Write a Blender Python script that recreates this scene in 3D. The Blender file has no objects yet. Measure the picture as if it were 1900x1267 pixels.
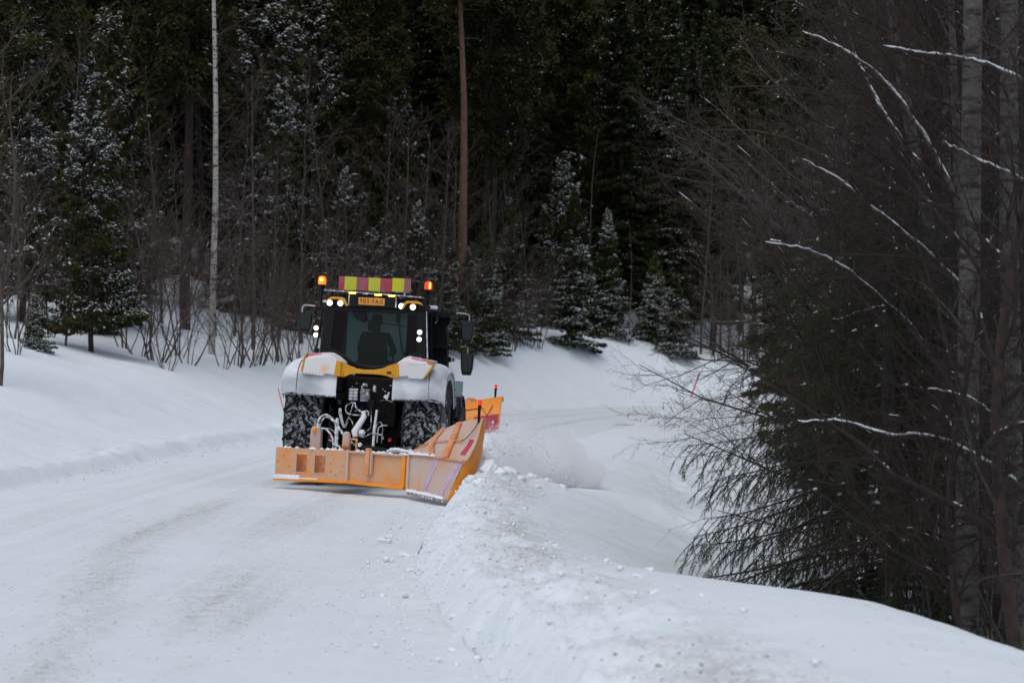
import bpy, bmesh, math, random
import numpy as np
from mathutils import Vector, Matrix, Euler

R = math.radians
random.seed(7)
rng = np.random.default_rng(11)
scene = bpy.context.scene
COL = scene.collection

# ------------------------------------------------------------------ camera, sky, sun, exposure
cam_d = bpy.data.cameras.new('camera')
cam = bpy.data.objects.new('camera', cam_d)
COL.objects.link(cam)
cam.location = (0, 0, 1.7)
cam.rotation_euler = (R(90), 0, 0)
cam_d.lens = 70
cam_d.sensor_width = 36
cam_d.shift_y = 0.035
cam_d.clip_end = 3000
cam_d.dof.use_dof = True
cam_d.dof.focus_distance = 28
cam_d.dof.aperture_fstop = 2.6
scene.camera = cam

world = bpy.data.worlds.new('World')
scene.world = world
world.use_nodes = True
wn = world.node_tree.nodes
wl = world.node_tree.links
sky = wn.new('ShaderNodeTexSky')
sky.sky_type = 'NISHITA'
sky.sun_disc = False
sky.sun_elevation = R(62)
sky.sun_rotation = R(195)
sky.dust_density = 2.0
hs = wn.new('ShaderNodeHueSaturation')
hs.inputs['Saturation'].default_value = 0.68
bg = wn['Background']
bg.inputs['Strength'].default_value = 0.12
wl.new(sky.outputs[0], hs.inputs['Color'])
wl.new(hs.outputs[0], bg.inputs['Color'])

sun_d = bpy.data.lights.new('sun', 'SUN')
sun_d.energy = 0.5
sun_d.angle = R(50)
sun_d.color = (1, 0.97, 0.93)
sun = bpy.data.objects.new('sun', sun_d)
COL.objects.link(sun)
sun.rotation_euler = (R(28), 0, R(-15))

scene.view_settings.view_transform = 'Standard'
scene.view_settings.look = 'None'
scene.view_settings.exposure = 0.40
scene.view_settings.gamma = 1
scene.view_settings.use_curve_mapping = False

# ------------------------------------------------------------------ materials
def mat(name, col, rough=.6, metal=0., var=.15, scale=6., bump=0., bscale=30., snow=0., up=0., sscale=9.,
        col2=None, c2scale=4., c2lo=.5, c2hi=.6, spec=.4, emit=None, estr=0., stretch=None, snowcol=(.78, .8, .83), fine=0.):
    m = bpy.data.materials.new(name)
    m.use_nodes = True
    N = m.node_tree.nodes
    L = m.node_tree.links
    b = N['Principled BSDF']
    b.inputs['Roughness'].default_value = rough
    b.inputs['Metallic'].default_value = metal
    b.inputs['Specular IOR Level'].default_value = spec
    tc = N.new('ShaderNodeTexCoord')
    vec = tc.outputs['Object']
    if stretch:
        mp = N.new('ShaderNodeMapping')
        mp.inputs['Scale'].default_value = stretch
        L.new(vec, mp.inputs['Vector'])
        vec = mp.outputs[0]

    def noise(s, detail=4, v=None):
        n = N.new('ShaderNodeTexNoise')
        n.inputs['Scale'].default_value = s
        n.inputs['Detail'].default_value = detail
        L.new(v or vec, n.inputs['Vector'])
        return n.outputs['Fac']

    def ramp(src, lo, hi, a=0., c=1.):
        r = N.new('ShaderNodeMapRange')
        r.inputs['From Min'].default_value = lo
        r.inputs['From Max'].default_value = hi
        r.inputs['To Min'].default_value = a
        r.inputs['To Max'].default_value = c
        L.new(src, r.inputs['Value'])
        return r.outputs[0]

    def mix(fac, a, c):
        x = N.new('ShaderNodeMix')
        x.data_type = 'RGBA'
        if isinstance(fac, float):
            x.inputs[0].default_value = fac
        else:
            L.new(fac, x.inputs[0])
        for k, v in ((6, a), (7, c)):
            if isinstance(v, tuple):
                x.inputs[k].default_value = (*v[:3], 1)
            else:
                L.new(v, x.inputs[k])
        return x.outputs[2]

    def math_(op, a, c):
        x = N.new('ShaderNodeMath')
        x.operation = op
        x.use_clamp = True
        for k, v in ((0, a), (1, c)):
            if isinstance(v, (int, float)):
                x.inputs[k].default_value = v
            else:
                L.new(v, x.inputs[k])
        return x.outputs[0]
    lo = tuple(max(0, c * (1 - var)) for c in col)
    hi = tuple(min(1, c * (1 + var)) for c in col)
    c = mix(ramp(noise(scale), .3, .7), lo, hi)
    if col2:
        c = mix(ramp(noise(c2scale, 5), c2lo, c2hi), c, col2)
    if snow > 0 or up > 0:
        f = ramp(noise(sscale, 6), .62 - snow * .5, .74 - snow * .4)
        if fine:
            f = math_('MULTIPLY', f, ramp(noise(sscale * 7, 3), .35, .35 + fine))
        if up > 0:
            g = N.new('ShaderNodeNewGeometry')
            s = N.new('ShaderNodeSeparateXYZ')
            L.new(g.outputs['Normal'], s.inputs[0])
            f2 = math_('MULTIPLY', ramp(s.outputs[2], .35, .8), up)
            f = math_('MAXIMUM', f, f2)
        c = mix(f, c, snowcol)
        L.new(ramp(f, 0, 1, rough, .9), b.inputs['Roughness'])
    L.new(c, b.inputs['Base Color'])
    if bump:
        bn = N.new('ShaderNodeBump')
        bn.inputs['Strength'].default_value = bump
        bn.inputs['Distance'].default_value = .02
        L.new(noise(bscale, 6), bn.inputs['Height'])
        L.new(bn.outputs[0], b.inputs['Normal'])
    if emit:
        b.inputs['Emission Color'].default_value = (*emit, 1)
        b.inputs['Emission Strength'].default_value = estr
    return m


def snow_mat(name, base, dirtcol, speck=1.0, coarse=1.0):
    """snow with fine relief; the vertex attribute 'dirt' says where grit lies on it"""
    m = bpy.data.materials.new(name)
    m.use_nodes = True
    N = m.node_tree.nodes
    L = m.node_tree.links
    b = N['Principled BSDF']
    b.inputs['Roughness'].default_value = .85
    b.inputs['Specular IOR Level'].default_value = .25
    tc = N.new('ShaderNodeTexCoord')
    v = tc.outputs['Object']

    def noise(s, d=5, vv=None):
        n = N.new('ShaderNodeTexNoise')
        n.inputs['Scale'].default_value = s
        n.inputs['Detail'].default_value = d
        n.inputs['Roughness'].default_value = .65
        L.new(vv or v, n.inputs['Vector'])
        return n.outputs['Fac']

    def rng_(src, lo, hi, a=0., c=1.):
        r = N.new('ShaderNodeMapRange')
        r.inputs['From Min'].default_value = lo
        r.inputs['From Max'].default_value = hi
        r.inputs['To Min'].default_value = a
        r.inputs['To Max'].default_value = c
        L.new(src, r.inputs['Value'])
        return r.outputs[0]

    def mul(a, c, op='MULTIPLY'):
        x = N.new('ShaderNodeMath')
        x.operation = op
        x.use_clamp = True
        for k, q in ((0, a), (1, c)):
            if isinstance(q, (int, float)):
                x.inputs[k].default_value = q
            else:
                L.new(q, x.inputs[k])
        return x.outputs[0]

    def mix(f, a, c):
        x = N.new('ShaderNodeMix')
        x.data_type = 'RGBA'
        L.new(f, x.inputs[0])
        for k, q in ((6, a), (7, c)):
            if isinstance(q, tuple):
                x.inputs[k].default_value = (*q, 1)
            else:
                L.new(q, x.inputs[k])
        return x.outputs[2]
    at = N.new('ShaderNodeAttribute')
    at.attribute_name = 'dirt'
    d = at.outputs['Fac']
    c = mix(rng_(noise(1.2), .3, .7), tuple(x * .95 for x in base), base)
    c = mix(mul(rng_(noise(7, 6), .36, .62), mul(d, .9)), c, tuple(x * .55 + y * .45 for x, y in zip(base, dirtcol)))
    c = mix(mul(rng_(noise(38, 4), .52, .62), mul(d, 1.0)), c, tuple(x * .35 + y * .65 for x, y in zip(base, dirtcol)))
    # scattered grit
    vo = N.new('ShaderNodeTexVoronoi')
    vo.inputs['Scale'].default_value = 16
    L.new(v, vo.inputs['Vector'])
    spot = rng_(vo.outputs['Distance'], .13, .22, 1, 0)
    sc = N.new('ShaderNodeSeparateColor')
    L.new(vo.outputs['Color'], sc.inputs[0])
    thr = mul(d, 1.0 * speck, 'MULTIPLY')
    on = mul(mul(thr, .03 * speck, 'ADD'), sc.outputs[0], 'GREATER_THAN')
    c = mix(mul(spot, on), c, tuple(y * .8 for y in dirtcol))
    L.new(c, b.inputs['Base Color'])
    b1 = N.new('ShaderNodeBump')
    b1.inputs['Strength'].default_value = .55 * coarse
    b1.inputs['Distance'].default_value = .03
    L.new(noise(9, 7), b1.inputs['Height'])
    b2 = N.new('ShaderNodeBump')
    b2.inputs['Strength'].default_value = .5
    b2.inputs['Distance'].default_value = .008
    L.new(noise(55, 4), b2.inputs['Height'])
    L.new(b1.outputs[0], b2.inputs['Normal'])
    L.new(b2.outputs[0], b.inputs['Normal'])
    return m


DIRT = (.26, .195, .125)
M_SNOW = snow_mat('snow', (.78, .825, .84), DIRT)
M_ROAD = snow_mat('packed snow', (.75, .79, .805), (.27, .20, .125), speck=1.1, coarse=.5)
M_CLOD = mat('clod snow', (.785, .82, .84), .9, var=.04, bump=.12, bscale=6)
M_CRUST = mat('snow crust', (.78, .81, .83), .9, var=.05, bump=.6, bscale=40)
M_BRSNOW = mat('branch snow', (.66, .68, .72), .9, var=.12)

ORANGE = (.80, .24, .02)
M_ORANGE = mat('orange frosted steel', ORANGE, .5, var=.08, snow=.53, sscale=2.3, fine=.5, bump=.35, bscale=45, snowcol=(.74, .60, .52))
M_ORANGE2 = mat('orange steel half frosted', (.74, .25, .035), .5, var=.08, snow=.60, sscale=2.6, bump=.5, bscale=45, snowcol=(.62, .34, .19), col2=(.62, .37, .24), c2scale=1.6, c2lo=.40, c2hi=.68)
M_ORANGE3 = mat('orange painted steel', (.85, .27, .012), .38, var=.06, snow=.10, sscale=5, fine=.5, snowcol=(.78, .42, .20), bump=.15, bscale=30)
M_FROST = mat('frosted panel', (.60, .33, .18), .8, var=.15, scale=1.7, snow=.60, sscale=2.2, bump=.4, bscale=50, snowcol=(.56, .42, .35))
M_RIB = mat('rib orange frosted', (.68, .24, .07), .6, var=.1, snow=.42, sscale=7, fine=.6, snowcol=(.74, .6, .5))
M_PURPLE = mat('faded reflective tape', (.50, .34, .50), .6, var=.12, snow=.4, sscale=9, fine=.6, snowcol=(.7, .6, .6))
M_MAGENTA = mat('red reflective tape', (.46, .04, .08), .5, var=.12)
M_YELLOW = mat('yellow body paint', (.66, .30, .006), .35, var=.05)
M_YELLOWF = mat('yellow paint under snow dust', (.80, .42, .06), .6, var=.08, snow=.80, sscale=2.6, up=.85, snowcol=(.72, .70, .69))
M_FENDER = mat('snow dusted grey fender', (.36, .385, .42), .75, var=.10, scale=1.5, snow=.44, sscale=1.3, up=.5, snowcol=(.70, .72, .75), bump=.1, bscale=60)
M_BLACK = mat('black plastic', (.006, .006, .007), .6, var=.2, spec=.2)
M_BLACKG = mat('black glossy', (.004, .004, .005), .35, var=.2, spec=.22)
M_DARK = mat('dark greasy metal', (.008, .0075, .0075), .7, var=.5, scale=20, spec=.15)
M_GREYM = mat('grey metal', (.22, .22, .23), .45, metal=.4, var=.15, snow=.3, sscale=18)
M_FROSTM = mat('frosted metal', (.35, .36, .38), .7, var=.2, scale=12, snow=.62, sscale=14, bump=.4, bscale=60)
M_HOSE = mat('hose', (.10, .10, .105), .6, var=.2, snow=.38, sscale=16)
M_HOSEW = mat('frosted hose', (.20, .20, .21), .7, var=.3, snow=.45, sscale=18)
M_TUBE = mat('pale tube', (.42, .41, .39), .5, var=.08)
M_RUBBER = mat('tyre rubber', (.008, .008, .009), .8, var=.3, spec=.15, snow=.34, sscale=15, fine=.25, snowcol=(.62, .64, .68))
M_LUG = mat('tyre tread rubber', (.008, .008, .009), .8, var=.3, spec=.15, snow=.10, sscale=30, fine=.15, snowcol=(.60, .62, .66))
M_SIDE = mat('tyre side rubber', (.035, .033, .032), .8, var=.2)
M_RIM = mat('rim grey', (.15, .155, .145), .5, var=.1, snow=.15, sscale=6)
M_RED = mat('red marker', (.75, .03, .02), .45, emit=(1, .03, .01), estr=.35)
M_REDREF = mat('red reflector', (.35, .015, .02), .3)
M_STAKE = mat('red stake', (.62, .05, .04), .6, var=.12)
M_WHITEP = mat('white tape', (.7, .7, .7), .6)
M_TAIL = mat('tail lamp under frost', (.62, .28, .30), .5, var=.1, snow=.45, sscale=5, snowcol=(.68, .66, .70))
M_TAILR = mat('tail lamp red', (.55, .16, .20), .4, var=.12, snow=.25, sscale=8, snowcol=(.7, .6, .62))
M_SIGNR = mat('red reflective stripe', (.38, .03, .045), .45, var=.1, snow=.36, sscale=1.6, snowcol=(.28, .13, .15))
M_SIGNY = mat('yellow reflective stripe', (.55, .55, .005), .45, var=.05, snow=.34, sscale=1.6, snowcol=(.42, .40, .10))
M_PLATE = mat('orange number plate', (.72, .31, .045), .5, var=.06)
M_PTEXT = mat('plate lettering', (.05, .025, .015), .6)
M_LAMP = mat('lit work lamp', (.9, .9, .9), .3, emit=(1, .97, .88), estr=6)
M_AMBER = mat('lit amber lamp', (.9, .4, .05), .3, emit=(1, .42, .04), estr=9)
M_BEACON = mat('lit beacon', (.9, .2, .02), .25, emit=(1, .13, .005), estr=1.3)
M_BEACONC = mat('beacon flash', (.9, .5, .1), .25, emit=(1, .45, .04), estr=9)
M_BEACON2 = mat('amber beacon lens', (.75, .06, .008), .15, emit=(1, .06, .0), estr=.35)
M_MIRRORG = mat('mirror glass', (.012, .018, .018), .3, spec=.3)
M_JACKET = mat('dark work jacket', (.010, .010, .012), .95, var=.02, spec=.1)
M_SKIN = mat('skin', (.28, .17, .12), .6)
M_CAP = mat('knit cap', (.02, .02, .024), .95)
M_SEAT = mat('seat fabric', (.014, .014, .015), .9)


def glass(name, tint, film, fac, through=False):
    m = bpy.data.materials.new(name)
    m.use_nodes = True
    N = m.node_tree.nodes
    L = m.node_tree.links
    N.remove(N['Principled BSDF'])
    out = N['Material Output']
    t = N.new('ShaderNodeBsdfTransparent')
    t.inputs[0].default_value = (*tint, 1)
    d = N.new('ShaderNodeBsdfTranslucent' if through else 'ShaderNodeBsdfDiffuse')
    d.inputs[0].default_value = (*film, 1)
    g = N.new('ShaderNodeBsdfGlossy')
    g.inputs['Roughness'].default_value = .12
    a = N.new('ShaderNodeMixShader')
    a.inputs[0].default_value = fac
    L.new(t.outputs[0], a.inputs[1])
    L.new(d.outputs[0], a.inputs[2])
    fr = N.new('ShaderNodeFresnel')
    fr.inputs[0].default_value = 1.25
    b = N.new('ShaderNodeMixShader')
    L.new(fr.outputs[0], b.inputs[0])
    L.new(a.outputs[0], b.inputs[1])
    L.new(g.outputs[0], b.inputs[2])
    L.new(b.outputs[0], out.inputs['Surface'])
    return m


M_GLASS = glass('tinted rear glass', (.48, .58, .58), (.05, .065, .065), .12)
M_GLASSD = glass('dark tinted glass', (.16, .18, .18), (.010, .012, .012), .3)
M_GLASSF = glass('windscreen', (.60, .72, .72), (.34, .48, .48), .8, True)
M_GLASST = glass('pale door glass', (.55, .72, .74), (.42, .60, .62), .6)


def bark(name, a, b_, sx, sz, lo, hi, snow=0.):
    return mat(name, a, .9, var=.2, scale=5, col2=b_, c2scale=3.2, c2lo=lo, c2hi=hi, stretch=(sx, sx, sz), snow=snow, sscale=2.5, bump=.5, bscale=12)


M_BIRCH = bark('birch bark', (.37, .345, .31), (.035, .03, .028), 1.2, 5.0, .56, .62)
M_BIRCHD = bark('grey birch bark', (.085, .077, .070), (.018, .015, .014), 1.2, 4.5, .52, .62)
M_PINEB = bark('orange pine bark', (.125, .068, .044), (.05, .036, .030), 4, 1.2, .55, .66)
M_PINED = bark('dark pine bark', (.036, .021, .016), (.014, .010, .009), 4, 1.2, .48, .66)
M_SPRB = bark('spruce bark', (.040, .032, .027), (.018, .015, .013), 5, 2, .48, .66)
M_ALDER = bark('brown twig bark', (.044, .026, .020), (.022, .013, .011), 3, 2, .45, .65)
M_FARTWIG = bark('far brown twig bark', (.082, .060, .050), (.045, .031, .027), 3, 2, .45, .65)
M_ALDERG = bark('grey twig bark', (.085, .073, .064), (.034, .028, .025), 3, 2, .45, .65)
M_ALDERD = bark('dark twig bark', (.026, .015, .012), (.012, .008, .007), 3, 2, .45, .65)


def needles(name, a, b_):
    m = bpy.data.materials.new(name)
    m.use_nodes = True
    N = m.node_tree.nodes
    L = m.node_tree.links
    b = N['Principled BSDF']
    b.inputs['Roughness'].default_value = .75
    b.inputs['Specular IOR Level'].default_value = .15
    tc = N.new('ShaderNodeTexCoord')
    n = N.new('ShaderNodeTexNoise')
    n.inputs['Scale'].default_value = 1.6
    n.inputs['Detail'].default_value = 6
    L.new(tc.outputs['Object'], n.inputs['Vector'])
    oi = N.new('ShaderNodeObjectInfo')
    mr = N.new('ShaderNodeMapRange')
    mr.inputs['From Min'].default_value = .35
    mr.inputs['From Max'].default_value = .65
    L.new(n.outputs['Fac'], mr.inputs['Value'])
    x = N.new('ShaderNodeMix')
    x.data_type = 'RGBA'
    L.new(mr.outputs[0], x.inputs[0])
    x.inputs[6].default_value = (*a, 1)
    x.inputs[7].default_value = (*b_, 1)
    h = N.new('ShaderNodeHueSaturation')
    mv = N.new('ShaderNodeMapRange')
    mv.inputs['To Min'].default_value = .65
    mv.inputs['To Max'].default_value = 1.35
    L.new(oi.outputs['Random'], mv.inputs['Value'])
    L.new(mv.outputs[0], h.inputs['Value'])
    L.new(x.outputs[2], h.inputs['Color'])
    L.new(h.outputs[0], b.inputs['Base Color'])
    return m


M_NEEDLE = needles('spruce needles', (.015, .021, .007), (.034, .038, .012))
M_NEEDLEP = needles('pine needles', (.022, .024, .008), (.052, .048, .015))
M_NEEDLEY = needles('young spruce needles', (.022, .030, .010), (.048, .056, .017))
M_NEEDLEN = needles('near spruce needles', (.026, .040, .011), (.062, .080, .024))

# ------------------------------------------------------------------ mesh helpers


class MB:
    def __init__(s):
        s.v, s.f = [], []

    def add(s, v, f):
        o = len(s.v)
        s.v += [tuple(p) for p in v]
        s.f += [tuple(i + o for i in q) for q in f]
        return s

    def box(s, c, d, rot=None):
        x, y, z = (k / 2 for k in d)
        P = [Vector(p) for p in ((-x, -y, -z), (x, -y, -z), (x, y, -z), (-x, y, -z), (-x, -y, z), (x, -y, z), (x, y, z), (-x, y, z))]
        if rot:
            e = Euler(rot).to_matrix()
            P = [e @ p for p in P]
        return s.add([p + Vector(c) for p in P], [(0, 3, 2, 1), (4, 5, 6, 7), (0, 1, 5, 4), (1, 2, 6, 5), (2, 3, 7, 6), (3, 0, 4, 7)])

    def hexa(s, P):
        return s.add(P, [(0, 3, 2, 1), (4, 5, 6, 7), (0, 1, 5, 4), (1, 2, 6, 5), (2, 3, 7, 6), (3, 0, 4, 7)])

    def tube(s, pts, r, n=8, cap=True):
        pts = [Vector(p) for p in pts]
        rr = r if isinstance(r, (list, tuple)) else [r] * len(pts)
        V, F = [], []
        up = None
        for i, p in enumerate(pts):
            t = (pts[min(i + 1, len(pts) - 1)] - pts[max(i - 1, 0)]).normalized()
            if up is None:
                up = t.orthogonal().normalized()
            up = (up - t * up.dot(t))
            up = up.normalized() if up.length > 1e-6 else t.orthogonal().normalized()
            w = t.cross(up)
            for k in range(n):
                a = 2 * math.pi * k / n
                V.append(p + (up * math.cos(a) + w * math.sin(a)) * rr[i])
        for i in range(len(pts) - 1):
            for k in range(n):
                F.append((i * n + k, i * n + (k + 1) % n, (i + 1) * n + (k + 1) % n, (i + 1) * n + k))
        if cap:
            F.append(tuple(range(n))[::-1])
            F.append(tuple((len(pts) - 1) * n + k for k in range(n)))
        return s.add(V, F)

    def curve(s, pts, r, n=8, k=5):
        """smooth tube through points (Catmull-Rom)"""
        P = [Vector(p) for p in pts]
        P = [2 * P[0] - P[1]] + P + [2 * P[-1] - P[-2]]
        out = []
        for i in range(1, len(P) - 2):
            for j in range(k):
                t = j / k
                a, b, c, d = P[i - 1], P[i], P[i + 1], P[i + 2]
                out.append(.5 * ((2 * b) + (c - a) * t + (2 * a - 5 * b + 4 * c - d) * t * t + (3 * b - a - 3 * c + d) * t ** 3))
        out.append(P[-2])
        return s.tube(out, r, n)

    def prism(s, poly, y0, y1, back=None):
        """outline in x,z between two y; back may hold another outline for the far face"""
        n = len(poly)
        back = back or poly
        V = [(x, y0, z) for x, z in poly] + [(x, y1, z) for x, z in back]
        F = [tuple(range(n))[::-1], tuple(range(n, 2 * n))]
        F += [(i, (i + 1) % n, n + (i + 1) % n, n + i) for i in range(n)]
        return s.add(V, F)

    def lathe(s, prof, n=48, axis='x', c=(0, 0, 0), close=False):
        V, F = [], []
        m = len(prof)
        for k in range(n):
            a = 2 * math.pi * k / n
            for h, r in prof:
                if axis == 'x':
                    p = (h, r * math.cos(a), r * math.sin(a))
                elif axis == 'y':
                    p = (r * math.cos(a), h, r * math.sin(a))
                else:
                    p = (r * math.cos(a), r * math.sin(a), h)
                V.append((p[0] + c[0], p[1] + c[1], p[2] + c[2]))
        for k in range(n):
            for i in range(m - 1):
                a, b = k * m + i, ((k + 1) % n) * m + i
                F.append((a, b, b + 1, a + 1))
        return s.add(V, F)

    def sheet(s, rows, th=0.02):
        """a grid of points given thickness"""
        A = np.array(rows, float)
        nr, nc = A.shape[:2]
        du = np.gradient(A, axis=1)
        dv = np.gradient(A, axis=0)
        nn = np.cross(du, dv)
        nn /= np.linalg.norm(nn, axis=2, keepdims=True) + 1e-9
        B = A + nn * th
        V = [tuple(p) for p in A.reshape(-1, 3)] + [tuple(p) for p in B.reshape(-1, 3)]
        o = nr * nc
        F = []
        for i in range(nr - 1):
            for j in range(nc - 1):
                a = i * nc + j
                F.append((a, a + nc, a + nc + 1, a + 1))
                F.append((o + a, o + a + 1, o + a + nc + 1, o + a + nc))
        for j in range(nc - 1):
            F.append((j, j + 1, o + j + 1, o + j))
            a = (nr - 1) * nc + j
            F.append((a + 1, a, o + a, o + a + 1))
        for i in range(nr - 1):
            a = i * nc
            F.append((a + nc, a, o + a, o + a + nc))
            a = i * nc + nc - 1
            F.append((a, a + nc, o + a + nc, o + a))
        return s.add(V, F)

    def mesh(s, name):
        me = bpy.data.meshes.new(name)
        me.from_pydata([tuple(p) for p in s.v], [], s.f)
        me.validate()
        return me

    def build(s, name, m, parent=None, bevel=0., smooth=True, loc=None):
        me = s.mesh(name)
        me.materials.append(m)
        o = bpy.data.objects.new(name, me)
        COL.objects.link(o)
        if smooth:
            for p in me.polygons:
                p.use_smooth = True
            me.set_sharp_from_angle(angle=R(38))
        if bevel:
            md = o.modifiers.new('bevel', 'BEVEL')
            md.width = bevel
            md.segments = 2
            md.limit_method = 'ANGLE'
            md.angle_limit = R(35)
        if parent:
            o.parent = parent
        if loc:
            o.location = loc
        return o


def tag(o, label=None, cat=None, group=None, kind=None):
    for k, v in (('label', label), ('category', cat), ('group', group), ('kind', kind)):
        if v:
            o[k] = v
    return o


def empty(name, loc=(0, 0, 0), rot=(0, 0, 0), **kw):
    o = bpy.data.objects.new(name, None)
    o.location = loc
    o.rotation_euler = rot
    o.empty_display_size = .3
    COL.objects.link(o)
    return tag(o, **kw)


def inst(name, me, parent=None, loc=(0, 0, 0), rot=(0, 0, 0), sc=1.):
    o = bpy.data.objects.new(name, me)
    COL.objects.link(o)
    o.location = loc
    o.rotation_euler = rot
    o.scale = (sc, sc, sc) if isinstance(sc, (int, float)) else sc
    if parent:
        o.parent = parent
    return o


def np_mesh(name, V, Q, m=None, smooth=False, T=None):
    """fast mesh from arrays of quads and, if given, triangles"""
    me = bpy.data.meshes.new(name)
    V = np.ascontiguousarray(V, dtype=np.float32).reshape(-1, 3)
    Q = np.ascontiguousarray(Q, dtype=np.int32).reshape(-1, 4)
    nt = 0 if T is None else len(T)
    me.vertices.add(len(V))
    me.vertices.foreach_set('co', V.ravel())
    loops = Q.ravel()
    if nt:
        loops = np.concatenate([loops, np.ascontiguousarray(T, dtype=np.int32).ravel()])
    me.loops.add(len(loops))
    me.loops.foreach_set('vertex_index', loops)
    me.polygons.add(len(Q) + nt)
    st = np.arange(len(Q)) * 4
    if nt:
        st = np.concatenate([st, len(Q) * 4 + np.arange(nt) * 3])
    me.polygons.foreach_set('loop_start', st.astype(np.int32))
    if smooth:
        me.polygons.foreach_set('use_smooth', np.ones(len(Q) + nt, dtype=bool))
    me.update(calc_edges=True)
    if m:
        me.materials.append(m)
    return me


# ------------------------------------------------------------------ noise in numpy
def _h(ix, iy, s):
    n = (ix * 374761393 + iy * 668265263 + s * 1274126177) & 0xffffffff
    n = ((n ^ (n >> 13)) * 1274126177) & 0xffffffff
    return ((n ^ (n >> 16)) & 0xffff) / 65535.


def vnoise(x, y, s=0):
    ix, iy = np.floor(x).astype(np.int64), np.floor(y).astype(np.int64)
    fx, fy = x - ix, y - iy
    fx, fy = fx * fx * (3 - 2 * fx), fy * fy * (3 - 2 * fy)
    a, b = _h(ix, iy, s), _h(ix + 1, iy, s)
    c, d = _h(ix, iy + 1, s), _h(ix + 1, iy + 1, s)
    return (a + (b - a) * fx) * (1 - fy) + (c + (d - c) * fx) * fy - .5


def fbm(x, y, o=4, s=0):
    t, a = 0, 1.
    for k in range(o):
        t = t + a * vnoise(x * 2 ** k + 17.3 * k, y * 2 ** k + 5.1 * k, s + k)
        a *= .5
    return t


def sst(x):
    x = np.clip(x, 0, 1)
    return x * x * (3 - 2 * x)


# ------------------------------------------------------------------ the lie of the land
OUTER = np.array([(-7.6, -60), (-7.4, 0), (-7.2, 15), (-7.1, 27), (-6.85, 35), (-6.5, 45), (-5.9, 55), (-4.4, 70), (-2.3, 84), (.3, 95), (4, 104), (9, 112), (16, 119), (26, 126), (40, 131), (120, 150)], float)
INNER = np.array([(.8, -60), (.45, 5), (.05, 11), (-.3, 13), (-.75, 16), (-1.0, 20), (-.98, 24), (-.9, 28), (-.5, 37), (.1, 46), (1.1, 55), (2.6, 65), (4.1, 75), (5.6, 84), (8.4, 92), (14, 101), (25, 109), (40, 115), (120, 130)], float)


def smooth_line(P, k=6):
    out = []
    Q = np.vstack([2 * P[0] - P[1], P, 2 * P[-1] - P[-2]])
    for i in range(1, len(Q) - 2):
        for j in range(k):
            t = j / k
            a, b, c, d = Q[i - 1], Q[i], Q[i + 1], Q[i + 2]
            out.append(.5 * (2 * b + (c - a) * t + (2 * a - 5 * b + 4 * c - d) * t * t + (3 * b - a - 3 * c + d) * t ** 3))
    out.append(P[-1])
    return np.array(out)




def rounded(P):
    y = np.arange(-60, 150, .5)
    x = np.interp(y, P[:, 1], P[:, 0])
    k = np.exp(-.5 * (np.arange(-12, 13) / 4.) ** 2)
    x = np.convolve(np.pad(x, 12, mode='edge'), k / k.sum(), 'valid')
    q = np.stack([x, y], 1)[::4]
    return q


OUTER_S, INNER_S = rounded(OUTER), rounded(INNER)


def sdist(X, Y, P):
    """signed distance to a line, positive on its left"""
    best = np.full(X.shape, 1e9)
    sg = np.zeros(X.shape)
    for i in range(len(P) - 1):
        ax, ay = P[i]
        dx, dy = P[i + 1] - P[i]
        L2 = dx * dx + dy * dy
        t = np.clip(((X - ax) * dx + (Y - ay) * dy) / L2, 0, 1)
        ex, ey = X - ax - t * dx, Y - ay - t * dy
        d = ex * ex + ey * ey
        s = np.sign(dx * (Y - ay) - dy * (X - ax))
        m = d < best
        best = np.where(m, d, best)
        sg = np.where(m, s, sg)
    return np.sqrt(best) * sg


_I = np.arange(0, 40, .02)


def prof(xs, zs, sig):
    p = np.interp(_I, xs, zs)
    n = int(3 * sig / .02)
    k = np.exp(-.5 * (np.arange(-n, n + 1) * .02 / sig) ** 2)
    k /= k.sum()
    q = np.convolve(np.pad(p, n, mode='edge'), k, 'valid')
    w = sst((_I - .15) / .35)
    return p * (1 - w) + q * w


P_NEAR = prof([0, .28, .5, 1.1, 2.2, 3.0, 4.5, 6, 9, 14, 30], [0, .36, .42, .42, .36, .24, -.65, -.8, -.55, .1, 1.2], .22)
P_NEAR2 = prof([0, .28, .5, 1.0, 1.6, 2.6, 4, 6, 9, 14, 30], [0, .34, .42, .36, .18, -.20, -.58, -.75, -.5, .1, 1.2], .22)
P_MID = prof([0, .6, 1.4, 2.5, 4, 6, 9, 14, 30], [0, .10, .12, .0, -.40, -.55, -.4, .2, 1.2], .3)
P_FAR = prof([0, .6, 1.6, 3.5, 7, 12, 20, 30], [0, .50, 1.15, 1.2, .9, .6, .6, .8], .4)


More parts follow.
